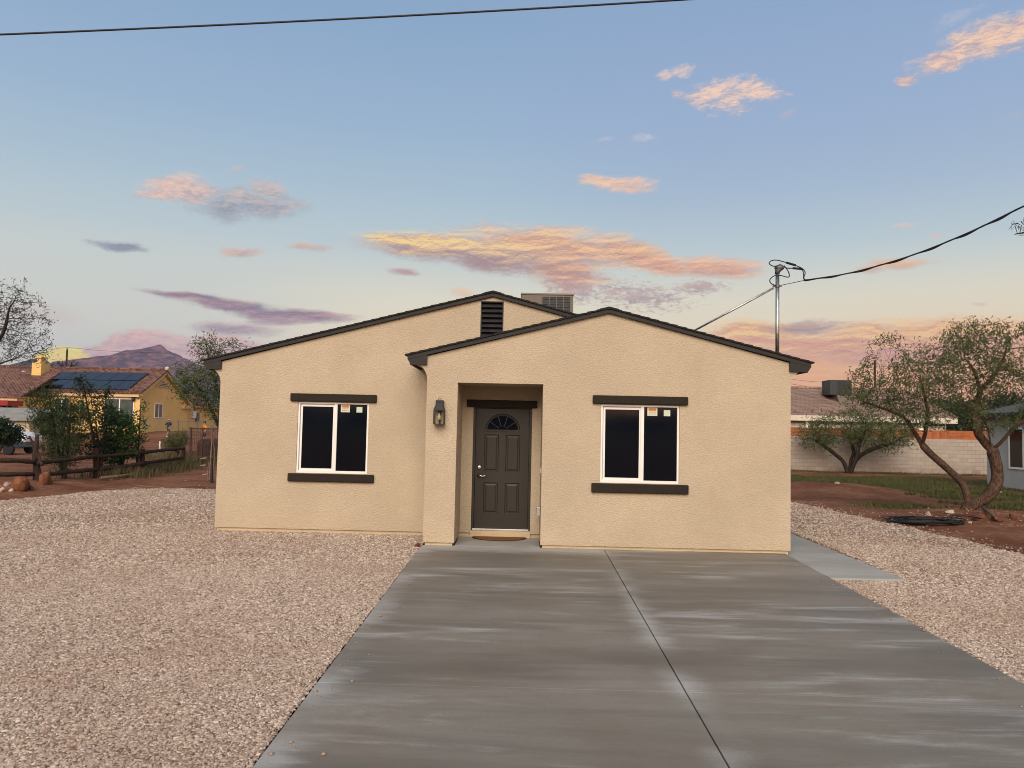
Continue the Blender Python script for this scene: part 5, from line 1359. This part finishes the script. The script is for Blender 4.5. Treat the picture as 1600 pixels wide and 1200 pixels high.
mb = MB(); roofslab(mb, (xl_, ye, zE+.05), (xr_, ye, zE+.05), (xrr, yR, zR), (xl_, yR, zR), .12); mb.add([(xr_, ye, zE+.05), (xr_, 59, zE+.05), (xrr, yR, zR)], [(0, 1, 2)]); roofslab(mb, (xl_, yR+.001, zR), (xrr, yR+.001, zR), (xr_, 59, zE+.05), (xl_, 59, zE+.05), .12)
mb.tube([(xl_, yR, zR+.03), (xrr, yR, zR+.03)], .10, 7); mb.tube([(xrr, yR, zR+.03), (xr_, ye, zE+.08)], .09, 7); mb.build('roof', 'tiletan', th)
mb = MB(); mb.box(xl_, xr_+.03, ye-.05, ye-.005, zE-.28, zE+.05); mb.build('fascia', 'creamf', th)
mb = MB(); mb.box(xl_, xr_-.5, ye+.45, ye+.58, zE-.75, zE-.42); mb.build('beam', 'creamw', th)
for u in (1261, 1438):
    c = at(u, 670, ye+.3); mb = MB(); mb.box(c.x-.1, c.x+.1, ye+.2, ye+.4, -.1, zE-.1); mb.build('porch_post', 'white', th)
win_y(1330, 1362, 661, 690, ye+.6, th, 'glass'); win_y(1452, 1478, 661, 690, ye+.6, th, 'glass')
for u, w in ((1243, 645), (1269, 644)):
    c = at(u, w, ye+.6); mb = MB(); mb.tube([(c.x, ye+.6, zE), (c.x, ye+.6, c.z+.12)], .07, 8); mb.build('roof_vent', 'galv_d', th)
MT['cooler2'] = mat('dark green grey cooler', (.030, .036, .034), .5, .15, 3.)
k2 = thing('rooftop_cooler', tuple(at(1314, 622, 50.3)), 'dark box cooler with duct standing on the tan tiled roof', 'cooler')
a, b = at(1297, 617, 50.), at(1331, 594, 50.)
mb = MB(); mb.box(a.x, b.x, 50., 51.4, a.z, b.z); mb.build('cabinet', 'cooler2', k2, bevel=.03)
mb = MB(); w_ = b.x-a.x
mb.box(a.x+w_*.36, b.x-.06, 49.975, 49.998, a.z+.1, b.z-.08); pdl = mb.build('pad', 'black', k2)
mb = MB()
for i in range(9): x = a.x+w_*.36+i*(w_*.6)/9; mb.box(x, x+.025, 49.96, 49.974, a.z+.1, b.z-.08)
mb.build('grille', 'cooler2', pdl)
mb = MB(); c = at(1309, 627, 49.9); d = at(1330, 627, 49.9); mb.hexa([(c.x, 49.6, c.z-.12), (d.x, 49.6, c.z-.12), (d.x, 51., c.z-.12), (c.x, 51., c.z-.12), (c.x, 50.05, a.z+.02), (d.x, 50.05, a.z+.02), (d.x, 51., a.z+.02), (c.x, 51., a.z+.02)]); mb.build('duct', 'cooler', k2)

MT['greyw'] = stucco('pale grey stucco', (.40, .405, .385), 20., .2)
MT['greyr'] = mat('grey green shingle', (.075, .082, .072), .95, .25, 6., bmp=.3)
gh = thing('grey_house', (18.5, 28, 0), 'pale grey stucco house with white window at the right edge', 'house')
gX = 18.5; yN, yF = 15., atx(1542, 700, 18.5).y; zE = atx(1560, 648, gX).z
mb = MB(); mb.box(gX, 31, yN, yF, -.1, zE); mb.build('wall', 'greyw', gh)
mb = MB(); o_ = .45; xm = 24.5; zM = zE+2.1
roofslab(mb, (gX-o_, yN-o_, zE+.03), (gX-o_, yF+o_, zE+.03), (xm, yF-5, zM), (xm, yN+5, zM), .10); roofslab(mb, (31+o_, yF+o_, zE+.03), (31+o_, yN-o_, zE+.03), (xm+.002, yN+5, zM), (xm+.002, yF-5, zM), .10)
mb.add([(gX-o_, yF+o_, zE+.03), (31+o_, yF+o_, zE+.03), (xm, yF-5, zM)], [(0, 1, 2)]); mb.add([(gX-o_, yN-o_, zE+.03), (31+o_, yN-o_, zE+.03), (xm, yN+5, zM)], [(0, 2, 1)]); mb.build('roof', 'greyr', gh)
mb = MB(); mb.box(gX-o_-.03, gX-o_-.002, yN-o_, yF+o_, zE-.13, zE+.05); mb.box(gX-o_, 31+o_, yF+o_+.002, yF+o_+.03, zE-.13, zE+.05); mb.build('fascia', 'fascia', gh)
a = atx(1577, 668, gX); b = atx(1577, 732, gX)
def gwin():
    ya, yb = a.y, a.y-1.75; t = .07; zt, zb = a.z, b.z; mb = MB(); xa, xb = gX-.05, gX+.02
    mb.box(xa, xb, yb, ya, zb, zb+t); mb.box(xa, xb, yb, ya, zt-t, zt); mb.box(xa, xb, yb, yb+t, zb+t, zt-t); mb.box(xa, xb, ya-t, ya, zb+t, zt-t); m_ = (ya+yb)/2; mb.box(xa, xb, m_-.045, m_+.045, zb+t, zt-t)
    f = mb.build('window', 'white', gh); mb = MB(); mb.box(gX-.03, gX-.01, yb+.03, ya-.03, zb+.03, zt-.03); mb.build('pane', 'glass', f)
gwin()
mb = MB(); mb.box(gX+.02, gX+.2, yN+.02, yF-.02, -.12, .06); mb.build('footing', 'galv_d', gh)

# ------------------------------------------------------------------ people
for o in bpy.data.objects:
    for md in o.modifiers: md.show_viewport = False
MT['skin'] = mat('skin', (.38, .20, .13), .6, .08, 9.)
def skinned(name, chains, m, parent, sub=2):
    """chains: list of [(point, radius) ...]; first chain holds the root, later ones begin at an existing point"""
    V, R_, E = [], [], []
    def idx(p):
        for i, q in enumerate(V):
            if (q-Vector(p)).length < 1e-4: return i
        return None
    for c in chains:
        last = None
        for p, r in c:
            i = idx(p)
            if i is None: V.append(Vector(p)); R_.append(r); i = len(V)-1
            if last is not None and last != i: E.append((last, i))
            last = i
    loc = wloc(parent); me = bpy.data.meshes.new('tmp'); me.from_pydata([tuple(v) for v in V], E, [])
    o = bpy.data.objects.new('tmp', me); COL.objects.link(o)
    s = o.modifiers.new('s', 'SKIN'); s.use_smooth_shade = True
    for i, r in enumerate(R_):
        d = me.skin_vertices[0].data[i]; d.radius = (r, r) if not isinstance(r, tuple) else r; d.use_root = i == 0
    o.modifiers.new('d', 'SUBSURF').levels = sub
    dg = bpy.context.evaluated_depsgraph_get(); e = o.evaluated_get(dg); nm = bpy.data.meshes.new_from_object(e, depsgraph=dg)
    bpy.data.objects.remove(o); nm.name = name
    nm.transform(Matrix.Translation(-loc) if False else Matrix.Identity(4)); nm.materials.clear(); nm.shade_smooth()
    return link(name, nm, m, parent)
def person(base, h, facing, label, shirt, bottoms, capm, stride=.25, lean=.0, arm=.35):
    k = h/1.75; t = thing('person', base, label, 'person'); t.rotation_euler = (0, 0, facing)
    def P(x, y, z): return (x*k, (y-lean*max(0, z-.9))*k, z*k)      # figure faces -y in its own frame
    pel = P(0, 0, .95); hd = P(0, -.02, 1.62)
    ch = [[(pel, .13*k), (P(0, 0, 1.12), .125*k), (P(0, -.01, 1.32), .145*k), (P(0, 0, 1.44), .09*k), (P(0, -.01, 1.50), .055*k), (P(0, -.02, 1.56), .075*k), (hd, .098*k), (P(0, -.015, 1.70), .082*k)],
          [(hd, .098*k), (P(0, -.125, 1.60), .016*k)]]
    cl = []
    for s in (-1, 1):
        f = s*stride
        kn = P(.10*s, -f*.55-.04, .50); an = P(.10*s, -f+.02+(0 if f > 0 else .06), .09+(.0 if f > 0 else .05)); to = P(.11*s, -f-.16, .04+(0 if f > 0 else .03))
        hip = P(.10*s, 0, .90)
        ch.append([(pel, .13*k), (hip, .095*k), (kn, .062*k), (an, .042*k), (to, .035*k)])
        sh_ = P(.19*s, 0, 1.40); el = P((.27)*s, arm*s*.35+.10, 1.13); wr = P(.22*s, arm*s*.3-.10, .94)
        hn = P(.21*s, arm*s*.3-.15, .88)
        ch.append([(P(0, -.01, 1.32), .145*k), (sh_, .062*k), (el, .045*k), (wr, .030*k), (hn, (.042*k, .022*k))])
        for i, (dx, dy, L) in enumerate(((-.03, .0, .07), (-.01, -.012, .085), (.012, -.012, .08), (.03, -.004, .062))):
            ch.append([(hn, (.042*k, .022*k)), (P(.21*s+dx, arm*s*.3-.16+dy, .88-L*.6), .010*k), (P(.21*s+dx, arm*s*.3-.172+dy, .88-L), .008*k)])
        ch.append([(hn, (.042*k, .022*k)), (P(.21*s-.05*s, arm*s*.3-.17, .885), .011*k), (P(.21*s-.06*s, arm*s*.3-.19, .85), .009*k)])
        cl.append((hip, kn, sh_, el))
    skinned('body', ch, 'skin', t)
    tor = [[(P(0, 0, .86), .15*k), (P(0, 0, 1.0), .155*k), (P(0, 0, 1.14), .15*k), (P(0, -.01, 1.32), .172*k), (P(0, 0, 1.44), .10*k)]]
    for hip, kn, sh_, el in cl: tor.append([(P(0, -.01, 1.32), .172*k), (sh_, .085*k), (tuple(Vector(sh_).lerp(Vector(el), .85)), .072*k)])
    skinned('shirt', tor, shirt, t)
    sho = [[(P(0, 0, .97), .15*k), (P(0, 0, .90), .15*k)]]
    for hip, kn, sh_, el in cl: sho.append([(P(0, 0, .90), .15*k), (tuple(Vector(hip)+Vector((0, 0, -.04*k))), .115*k), (tuple(Vector(hip).lerp(Vector(kn), .95)), .09*k)])
    skinned('shorts', sho, bottoms, t)
    mb = MB(); c = Vector(hd)+Vector(base)
    mb.ball((c.x, c.y+.012*k, c.z+.035*k), .108*k, .118*k, .105*k, 12); hr = mb.build('hair', 'black', t, smooth=True)
    for s in (-1, 1):
        mb = MB(); mb.ball((c.x+.10*s*k, c.y, c.z-.02*k), .014*k, .03*k, .035*k, 8); mb.build('ear', 'skin', t, smooth=True)
        mb = MB(); mb.ball((c.x+.035*s*k, c.y-.112*k, c.z+.0*k), .012*k, .008*k, .009*k, 8); mb.build('eye', 'black', t)
        hip = P(.11*s, -s*stride-.05, .05); b0 = Vector(base)
        mb = MB(); f = s*stride; mb.ball((b0.x+.11*s*k, b0.y+(-f-.06)*k, b0.z+(.05+(0 if f > 0 else .035))*k), .055*k, .135*k, .05*k, 10); mb.build('shoe', 'white', t, smooth=True)
    mb = MB(); mb.box(c.x-.03*k, c.x+.03*k, c.y-.112*k, c.y-.104*k, c.z-.055*k, c.z-.048*k); mb.build('mouth', 'red', t)
    if capm:
        mb = MB(); mb.cone((c.x, c.y, c.z+.05*k), (0, 0, 1), [(0, .124*k), (.035*k, .124*k)], 14); mb.build('headband', capm, t)
    return t
MT['navy'] = mat('dark navy cloth', (.014, .018, .030), .9, .2, 9.)
MT['tanc'] = mat('dark grey shorts cloth', (.03, .032, .036), .9, .15, 9.)
MT['amber'] = mat('orange yellow cloth', (.62, .25, .02), .9, .12, 9.)
b1 = at(262.5, 684.5, 64.); person((b1.x, 64., gz(b1.x, 64)-.02), 1.55, rad(160), 'person in a dark t-shirt and pale headband walking across the yard', 'navy', 'tanc', 'white', .26, .10, .5)
b2 = at(319.5, 684, 60.5); person((b2.x, 60.5, gz(b2.x, 60.5)-.02), 1.80, rad(-60), 'person in an orange yellow shirt standing behind the metal pen', 'amber', 'tanc', None, .08, .04, .2)
for o in bpy.data.objects:
    for md in o.modifiers: md.show_viewport = True

# ------------------------------------------------------------------ mountains and far ground
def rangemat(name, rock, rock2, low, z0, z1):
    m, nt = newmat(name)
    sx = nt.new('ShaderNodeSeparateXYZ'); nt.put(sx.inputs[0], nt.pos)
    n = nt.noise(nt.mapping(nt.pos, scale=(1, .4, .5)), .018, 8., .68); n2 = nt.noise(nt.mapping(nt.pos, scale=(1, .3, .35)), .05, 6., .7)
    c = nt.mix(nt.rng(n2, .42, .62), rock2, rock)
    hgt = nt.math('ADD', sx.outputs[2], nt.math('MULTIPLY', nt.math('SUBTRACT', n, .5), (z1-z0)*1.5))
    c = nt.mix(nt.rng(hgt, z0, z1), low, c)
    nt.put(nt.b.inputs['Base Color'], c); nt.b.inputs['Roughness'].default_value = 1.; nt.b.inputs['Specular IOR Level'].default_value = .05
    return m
def mountain(name, prof, Y, Yf, m, amp, seed, n=320, rows=44):
    us = [p[0] for p in prof]; ws = [p[1] for p in prof]
    U = np.linspace(us[0], us[-1], n); Wv = np.interp(U, us, ws)
    Vv = []
    for j in range(rows+14):
        t = j/rows
        for i in range(n):
            q = at(U[i], Wv[i]+.9*mnoise.noise((U[i]*.13, seed, 0))+.6*mnoise.noise((U[i]*.4, seed, 3)), Y); h = max(2., q.z)
            if t <= 1:
                g = mnoise.noise((q.x*.006+seed+.6*mnoise.noise((q.x*.004, t*2, 1)), t*1.3, 0)); g2 = mnoise.noise((q.x*.02+seed, t*3, 4))
                rid = (1-abs(g)*2); e = t**1.15
                z = h*(e+(amp*(rid-.5)+amp*.35*g2)*math.sin(math.pi*min(1, t))*.9)
                y = Yf+(Y-Yf)*t
                z = min(z, h*(.2+.8*t)*1.0 if t > .02 else 0)
                z = max(z, -3) if t > 0 else -3
            else:
                z = h*(1-(t-1)*3.2); y = Y+(t-1)*(Y-Yf)*1.2
            Vv.append((q.x, y, z))
    F = [(j*n+i, j*n+i+1, (j+1)*n+i+1, (j+1)*n+i) for j in range(rows+13) for i in range(n-1)]
    o = fastmesh(name, Vv, F, m, smooth=True); return tag(o, kind='structure')
MT['mtn'] = rangemat('glow tinted rock and scrub mountain', (.27, .115, .080), (.080, .040, .040), (.022, .028, .038), 75, 190)  # upper rock colour carries the pink of the sunset glow; scrub below
MT['hill'] = rangemat('dark scrub foothill', (.055, .045, .040), (.04, .035, .034), (.03, .032, .032), 60, 120)
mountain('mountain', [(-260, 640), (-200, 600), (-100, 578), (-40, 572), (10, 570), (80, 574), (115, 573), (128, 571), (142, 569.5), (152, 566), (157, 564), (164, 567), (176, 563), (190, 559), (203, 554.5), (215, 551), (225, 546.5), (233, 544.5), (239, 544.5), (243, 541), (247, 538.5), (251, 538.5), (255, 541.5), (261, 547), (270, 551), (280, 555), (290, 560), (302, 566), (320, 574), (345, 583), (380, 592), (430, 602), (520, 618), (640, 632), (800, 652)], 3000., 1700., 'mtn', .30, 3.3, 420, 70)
mountain('foothill', [(-260, 590), (-150, 575), (-60, 578), (0, 576), (26, 571), (42, 566), (54, 560.5), (60, 558.5), (66, 559), (72, 563), (80, 568), (90, 573), (102, 577), (125, 581), (160, 590), (220, 610), (300, 640)], 2100., 1300., 'hill', .12, 9.1, 200, 30)
# low rise with scrub behind the photographer, mirrored in the window panes
nn = 260; Vv = []
for j in range(14):
    t = j/13
    for i in range(nn):
        x = -3200+6400*i/(nn-1); h = 72+38*mnoise.noise((x*.0016, 0, 7))+16*mnoise.noise((x*.006, 0, 2))
        Vv.append((x, -1500-1500*t, h*math.sin(math.pi*.62*t)*(1+.12*mnoise.noise((x*.004, t*4, 1)))-2))
F = [(j*nn+i+nn, j*nn+i+1+nn, j*nn+i+1, j*nn+i) for j in range(13) for i in range(nn-1)]
tag(fastmesh('hills', Vv, F, 'hill', smooth=True), kind='structure')

# ------------------------------------------------------------------ sky
SUN_AZ, SUN_EL = 185.0, 33.0        # bearing of the glow behind the photographer (0 = +y, clockwise), elevation
W = bpy.data.worlds.new('World'); SC.world = W; W.use_nodes = True
nt = NT(W.node_tree); nt.n.clear()
out = nt.new('ShaderNodeOutputWorld'); bg = nt.new('ShaderNodeBackground')
tc = nt.new('ShaderNodeTexCoord'); sx = nt.new('ShaderNodeSeparateXYZ'); nt.put(sx.inputs[0], tc.outputs['Generated'])
dx, dy, dz = sx.outputs
az = nt.math('MULTIPLY', nt.math('ARCTAN2', dx, dy), 57.29578)
el = nt.math('MULTIPLY', nt.math('ARCSINE', dz), 57.29578)
cb = nt.new('ShaderNodeCombineXYZ'); nt.put(cb.inputs[0], az); nt.put(cb.inputs[1], el); AE = cb.outputs[0]
sky = nt.new('ShaderNodeTexSky', sky_type='NISHITA'); sky.sun_disc = False
sky.sun_elevation = rad(4.); sky.sun_rotation = rad(SUN_AZ); sky.altitude = 1000; sky.dust_density = 2.
G = lambda l: [((e)/90., srgb(*c)) for e, c in l]
base = nt.ramp(nt.math('DIVIDE', el, 90., clamp=True), G([(0, (244, 200, 172)), (3, (255, 228, 186)), (6.5, (255, 237, 200)), (9.5, (238, 232, 208)), (13, (199, 214, 217)), (17, (178, 201, 216)), (21.5, (160, 187, 214)), (28, (144, 174, 207)), (50, (138, 154, 178)), (90, (122, 132, 150))]))
# warmer to the right low down, greyer to the left
f = nt.math('MULTIPLY', nt.rng(az, -5., 30.), nt.rng(el, 2., 12., 1., 0.))
base = nt.mix(nt.math('MULTIPLY', f, .55), base, srgb(244, 208, 152))
f = nt.math('MULTIPLY', nt.rng(az, 6., 22.), nt.rng(el, 1., 6.5, 1., 0.))
base = nt.mix(nt.math('MULTIPLY', f, .9), base, srgb(255, 164, 88))
lv = nt.math('MULTIPLY', nt.rng(az, -8., 14.), nt.math('MULTIPLY', nt.rng(el, 12., 19.), nt.rng(el, 24., 32., 1., 0.)))
base = nt.mix(nt.math('MULTIPLY', lv, .35), base, srgb(160, 174, 214))
f = nt.math('MULTIPLY', nt.rng(az, -8., -26., 0., 1.), nt.math('MULTIPLY', nt.rng(el, 1., 4.), nt.rng(el, 9., 16., 1., 0.)))
base = nt.mix(nt.math('MULTIPLY', f, .55), base, srgb(200, 212, 214))
skyc = nt.new('ShaderNodeVectorMath', operation='SCALE'); nt.put(skyc.inputs[0], sky.outputs[0]); skyc.inputs['Scale'].default_value = .05
col = nt.mix(.06, base, skyc.outputs[0])
# afterglow in the half of the sky behind the photographer
back = nt.math('MULTIPLY', nt.rng(dy, -.1, -.75), nt.math('MULTIPLY', nt.rng(el, 10., 48., 1., 0.), nt.rng(el, -2., 2.)))
glow = nt.new('ShaderNodeVectorMath', operation='SCALE'); glow.inputs[0].default_value = (1.35, .78, .42); nt.put(glow.inputs['Scale'], back)
col = nt.mix(1., col, glow.outputs[0], 'ADD')

# clouds on the dome, in degrees of bearing and elevation; lit from low in the west
wn = nt.new('ShaderNodeTexNoise'); nt.put(wn.inputs['Vector'], nt.mapping(AE, scale=(.22, .5, 1))); wn.inputs['Scale'].default_value = 1.; wn.inputs['Detail'].default_value = 3.
wv = nt.new('ShaderNodeVectorMath', operation='SUBTRACT'); nt.put(wv.inputs[0], wn.outputs['Color']); wv.inputs[1].default_value = (.5, .5, .5)
wm = nt.new('ShaderNodeVectorMath', operation='MULTIPLY_ADD'); nt.put(wm.inputs[0], wv.outputs[0]); wm.inputs[1].default_value = (2.4, 1.1, 0); nt.put(wm.inputs[2], AE)
AW = wm.outputs[0]
puff = nt.noise(nt.mapping(AW, scale=(.75, 1.25, 1)), 1., 8., .62)
puff2 = nt.noise(nt.mapping(AW, loc=(.10, -.32, 0), scale=(.75, 1.25, 1)), 1., 6., .60)
strk = nt.noise(nt.mapping(AW, rot=(0, 0, .12), scale=(.28, 1.7, 1)), 1., 8., .64, .6)
strk2 = nt.noise(nt.mapping(AW, loc=(.06, -.40, 0), rot=(0, 0, .12), scale=(.28, 1.7, 1)), 1., 6., .62, .6)
fine = nt.noise(nt.mapping(AE, scale=(1.5, 4.2, 1)), 1., 7., .66, .8)
fine2 = nt.noise(nt.mapping(AE, loc=(.05, -.35, 0), scale=(1.5, 4.2, 1)), 1., 6., .64, .8)
rel_f = nt.math('MULTIPLY', nt.math('SUBTRACT', fine, fine2), .6)
rel_p = nt.math('ADD', rel_f, nt.math('SUBTRACT', puff, puff2)); rel_s = nt.math('ADD', rel_f, nt.math('SUBTRACT', strk, strk2))
wisp = nt.noise(nt.mapping(AW, rot=(0, 0, .15), scale=(2.2, 8., 1)), 1., 8., .7, 1.2)
def blob(u, w, ru, rw, tilt=0.):
    a = azel(u, w); c, s = math.cos(rad(tilt)), math.sin(rad(tilt))
    p = azel(u+ru*c, w+ru*s); q = azel(u+rw*s, w-rw*c)
    ra = math.hypot(p[0]-a[0], p[1]-a[1]); re = math.hypot(q[0]-a[0], q[1]-a[1]); an = math.atan2(p[1]-a[1], p[0]-a[0])
    m = nt.mapping(AW, loc=(a[0], a[1], 0), rot=(0, 0, an), scale=(ra, re, 1), typ='TEXTURE')
    l = nt.new('ShaderNodeVectorMath', operation='LENGTH'); nt.put(l.inputs[0], m)
    return nt.rng(l.outputs['Value'], 0., 1., 1., 0., smooth=False), m
def cloud(blobs, kind, lit, shd, amp=.9, lo=.10, hi=.45, dens=1., relief=2.2, bias=.5, grad=.35, hot=None):
    global col
    S = None; m0 = None
    for b in blobs:
        v, m = blob(b[0], b[1], b[2]*1.16, b[3]*1.22, *b[4:])
        if m0 is None: m0 = m
        S = v if S is None else nt.math('MAXIMUM', S, v)
    N = {'p': puff, 's': strk, 'f': fine}[kind]; R_ = {'p': rel_p, 's': rel_s, 'f': rel_s}[kind]
    n2 = nt.math('ADD', nt.math('MULTIPLY', N, .62), nt.math('MULTIPLY', fine, .38))
    n2 = nt.math('ADD', nt.math('MULTIPLY', n2, .78), nt.math('MULTIPLY', wisp, .22))
    d = nt.math('ADD', S, nt.math('MULTIPLY', nt.math('SUBTRACT', n2, .505), amp*3.3))
    d = nt.math('MULTIPLY', nt.rng(d, lo-.06, hi+.32), nt.rng(S, 0., .30))
    d = nt.math('MULTIPLY', d, dens)
    sy = nt.new('ShaderNodeSeparateXYZ'); nt.put(sy.inputs[0], m0)
    t = nt.math('ADD', nt.math('MULTIPLY', R_, relief), nt.math('ADD', bias, nt.math('MULTIPLY', sy.outputs[1], grad)), clamp=True)
    c = nt.mix(t, srgb(*shd), srgb(*lit))
    if hot: c = nt.mix(nt.math('MULTIPLY', nt.rng(t, .55, .95), nt.rng(sy.outputs[0], -1.0, hot[3], 1., 0.)), c, srgb(*hot[:3]))
    col = nt.mix(d, col, c)
PK, PE, MV, GY = (246, 200, 172), (250, 214, 180), (164, 138, 148), (150, 152, 164)
# low glow bank on the right and cumulus behind the mountain
cloud([(1420, 590, 330, 62, 1), (1560, 560, 200, 60, 0), (1250, 575, 120, 50, 0)], 's', (255, 200, 122), (250, 160, 104), .30, .02, .40, 1., 1.6, .55, .3)
cloud([(1450, 530, 330, 34, -1), (1180, 522, 110, 24, 2), (1330, 545, 240, 26, 2)], 's', (255, 200, 132), (214, 146, 122), .5, .06, .36, 1., 2.2, .55, .4, (255, 212, 142, 1.2))
cloud([(1260, 512, 90, 14, -3)], 's', (216, 164, 142), (150, 130, 138), .8, .15, .5, .8, 2., .35, .3)
cloud([(40, 492, 110, 26, 3)], 's', (226, 196, 184), (206, 190, 184), .5, .1, .6, .55)
cloud([(235, 550, 85, 36, 0), (170, 562, 70, 22, 0), (290, 560, 45, 30, 0), (345, 545, 70, 24, 0), (130, 575, 60, 14, 0)], 'p', (240, 192, 174), (196, 160, 160), .45, .06, .0, .95, 2.4, .5, .35)
cloud([(92, 570, 42, 28, 0), (70, 578, 44, 22, 0), (118, 572, 26, 18, 0)], 'p', (255, 236, 112), (246, 190, 92), .85, .04, .0, 1., 2., .6, .3)
# purple streaks over the left roof slope
cloud([(360, 474, 100, 12, 7), (460, 491, 115, 13, 4), (300, 462, 90, 6, 5)], 's', (206, 154, 148), (132, 114, 130), .45, .12, .36, .95, 2.4, .36, .35)
cloud([(370, 512, 90, 14, 3), (440, 500, 60, 9, 2)], 's', (208, 170, 166), (150, 130, 140), .5, .12, .45, .85, 2., .4, .3)
cloud([(330, 532, 120, 14, 2)], 's', (232, 202, 188), (212, 190, 184), .5, .1, .5, .5)
# the big cloud over the ridge
cloud([(1000, 462, 120, 30, 2), (900, 452, 70, 26, 10), (1090, 450, 60, 16, 0)], 'f', (214, 176, 160), (160, 142, 150), 1.0, .30, .60, .85, 2., .4, .2)
cloud([(860, 388, 190, 38, 5), (880, 425, 95, 34, 12), (980, 395, 100, 30, 12)], 's', (255, 204, 152), (194, 150, 136), .55, .10, .42, 1., 2.8, .48, .35, (255, 212, 150, .9))
cloud([(1115, 418, 100, 20, 3), (1040, 412, 70, 18, 6)], 's', (254, 196, 150), (198, 150, 136), .5, .12, .42, .95, 2.6, .5, .35)
cloud([(700, 388, 165, 25, 3), (770, 400, 110, 30, 6), (640, 378, 90, 11, 2)], 's', (254, 212, 156), (172, 144, 142), .5, .10, .36, 1., 2.2, .50, .70, (255, 222, 140, 1.6))
# smaller ones
cloud([(270, 292, 58, 24, -6), (300, 300, 50, 20, 0), (240, 302, 40, 10, -5)], 'p', (246, 206, 184), (190, 176, 178), .55, .12, .40, .95, 2.8, .55, .3)
cloud([(400, 318, 100, 28, 4), (350, 325, 70, 26, 0), (425, 296, 45, 20, 10)], 'p', (216, 192, 182), (146, 154, 168), .6, .16, .52, .85, 2.6, .40, .45)
cloud([(372, 262, 24, 7, -18)], 'p', (220, 196, 190), (180, 176, 184), .8, .2, .6, .6)
cloud([(180, 385, 62, 11, 5)], 's', (156, 152, 164), (124, 132, 150), .6, .14, .42, .85)
cloud([(376, 393, 40, 10, 1)], 'p', (234, 194, 172), (186, 164, 164), .6, .15, .45, .9)
cloud([(485, 389, 42, 7, 2)], 'p', (234, 192, 168), (190, 168, 166), .7, .15, .5, .85)
cloud([(630, 426, 32, 8, 1)], 's', (216, 164, 152), (168, 138, 144), .6, .15, .5, .85)
cloud([(725, 457, 30, 10, 15)], 'p', (250, 206, 164), (220, 190, 164), .7, .15, .5, .7)
cloud([(970, 288, 72, 15, 2), (935, 284, 45, 12, 4)], 'p', (252, 208, 172), (212, 184, 176), .6, .14, .42, .95, 2.4, .6, .4)
cloud([(1130, 152, 64, 34, 2), (1160, 140, 50, 30, 0), (1180, 150, 55, 18, 0), (1095, 160, 40, 18, 10)], 'p', (252, 212, 186), (176, 176, 192), .8, .22, .50, .95, 3., .62, .3)
cloud([(1040, 117, 16, 12, 0), (1066, 112, 30, 14, 0), (1064, 152, 16, 12, 0), (1236, 175, 18, 13, -40)], 'p', (246, 210, 188), (180, 180, 198), .8, .18, .55, .8, 2., .6, .2)
cloud([(1545, 62, 110, 34, -18), (1480, 92, 80, 22, -14), (1610, 40, 80, 34, -10), (1418, 120, 24, 9, -5)], 'p', (253, 210, 176), (186, 170, 180), .62, .14, .42, .95, 3., .60, .35)
cloud([(1500, 28, 60, 14, -25), (1590, 180, 50, 10, -15), (1530, 250, 40, 10, 10)], 'p', (206, 206, 216), (176, 184, 204), .9, .2, .7, .45)
cloud([(1000, 218, 28, 7, -5), (945, 222, 14, 6, 0)], 'p', (216, 208, 214), (180, 188, 206), .8, .2, .6, .6)
cloud([(1405, 412, 62, 11, -3), (1370, 420, 40, 8, -4)], 's', (248, 194, 152), (206, 176, 160), .6, .14, .5, .9)
cloud([(1420, 354, 20, 5, 0), (1462, 367, 16, 4, 0), (1528, 478, 20, 5, 0)], 's', (240, 208, 184), (220, 200, 188), .6, .14, .5, .7)
# ground half of the dome
col = nt.mix(nt.rng(el, -1.5, 0.), srgb(120, 104, 90), col)
nt.put(bg.inputs[0], col); bg.inputs[1].default_value = 1.0
nt.l.new(bg.outputs[0], out.inputs[0])
W.cycles.sampling_method = 'MANUAL'; W.cycles.sample_map_resolution = 512

# ------------------------------------------------------------------ light
sl_ = bpy.data.lights.new('sun', 'SUN'); so = bpy.data.objects.new('sun', sl_); COL.objects.link(so)
sl_.energy = 3.4; sl_.angle = rad(45); sl_.color = (1., .89, .76)
dv = Vector((math.sin(rad(SUN_AZ))*math.cos(rad(SUN_EL)), math.cos(rad(SUN_AZ))*math.cos(rad(SUN_EL)), math.sin(rad(SUN_EL))))
so.rotation_euler = dv.to_track_quat('Z', 'Y').to_euler()

# ------------------------------------------------------------------ air
hz = MB(); hz.box(-4200, 4200, -4200, 4300, -5, 420)
hm = bpy.data.materials.new('evening air'); hm.use_nodes = True; h = NT(hm.node_tree); h.n.clear()
ho = h.new('ShaderNodeOutputMaterial'); pv = h.new('ShaderNodeVolumePrincipled')
pv.inputs['Color'].default_value = (.44, .60, 1., 1); pv.inputs['Density'].default_value = 1.0e-4; pv.inputs['Anisotropy'].default_value = 0.
h.l.new(pv.outputs[0], ho.inputs['Volume'])
o = hz.build('haze', hm); tag(o, kind='stuff')

# ------------------------------------------------------------------ render settings
SC.view_settings.view_transform = 'Standard'; SC.view_settings.look = 'None'; SC.view_settings.exposure = 0.; SC.view_settings.gamma = 1.
SC.cycles.max_bounces = 6; SC.cycles.diffuse_bounces = 3; SC.cycles.transparent_max_bounces = 12
SC.cycles.use_denoising = True; SC.cycles.filter_width = 1.0
SC.cycles.caustics_reflective = False; SC.cycles.caustics_refractive = False
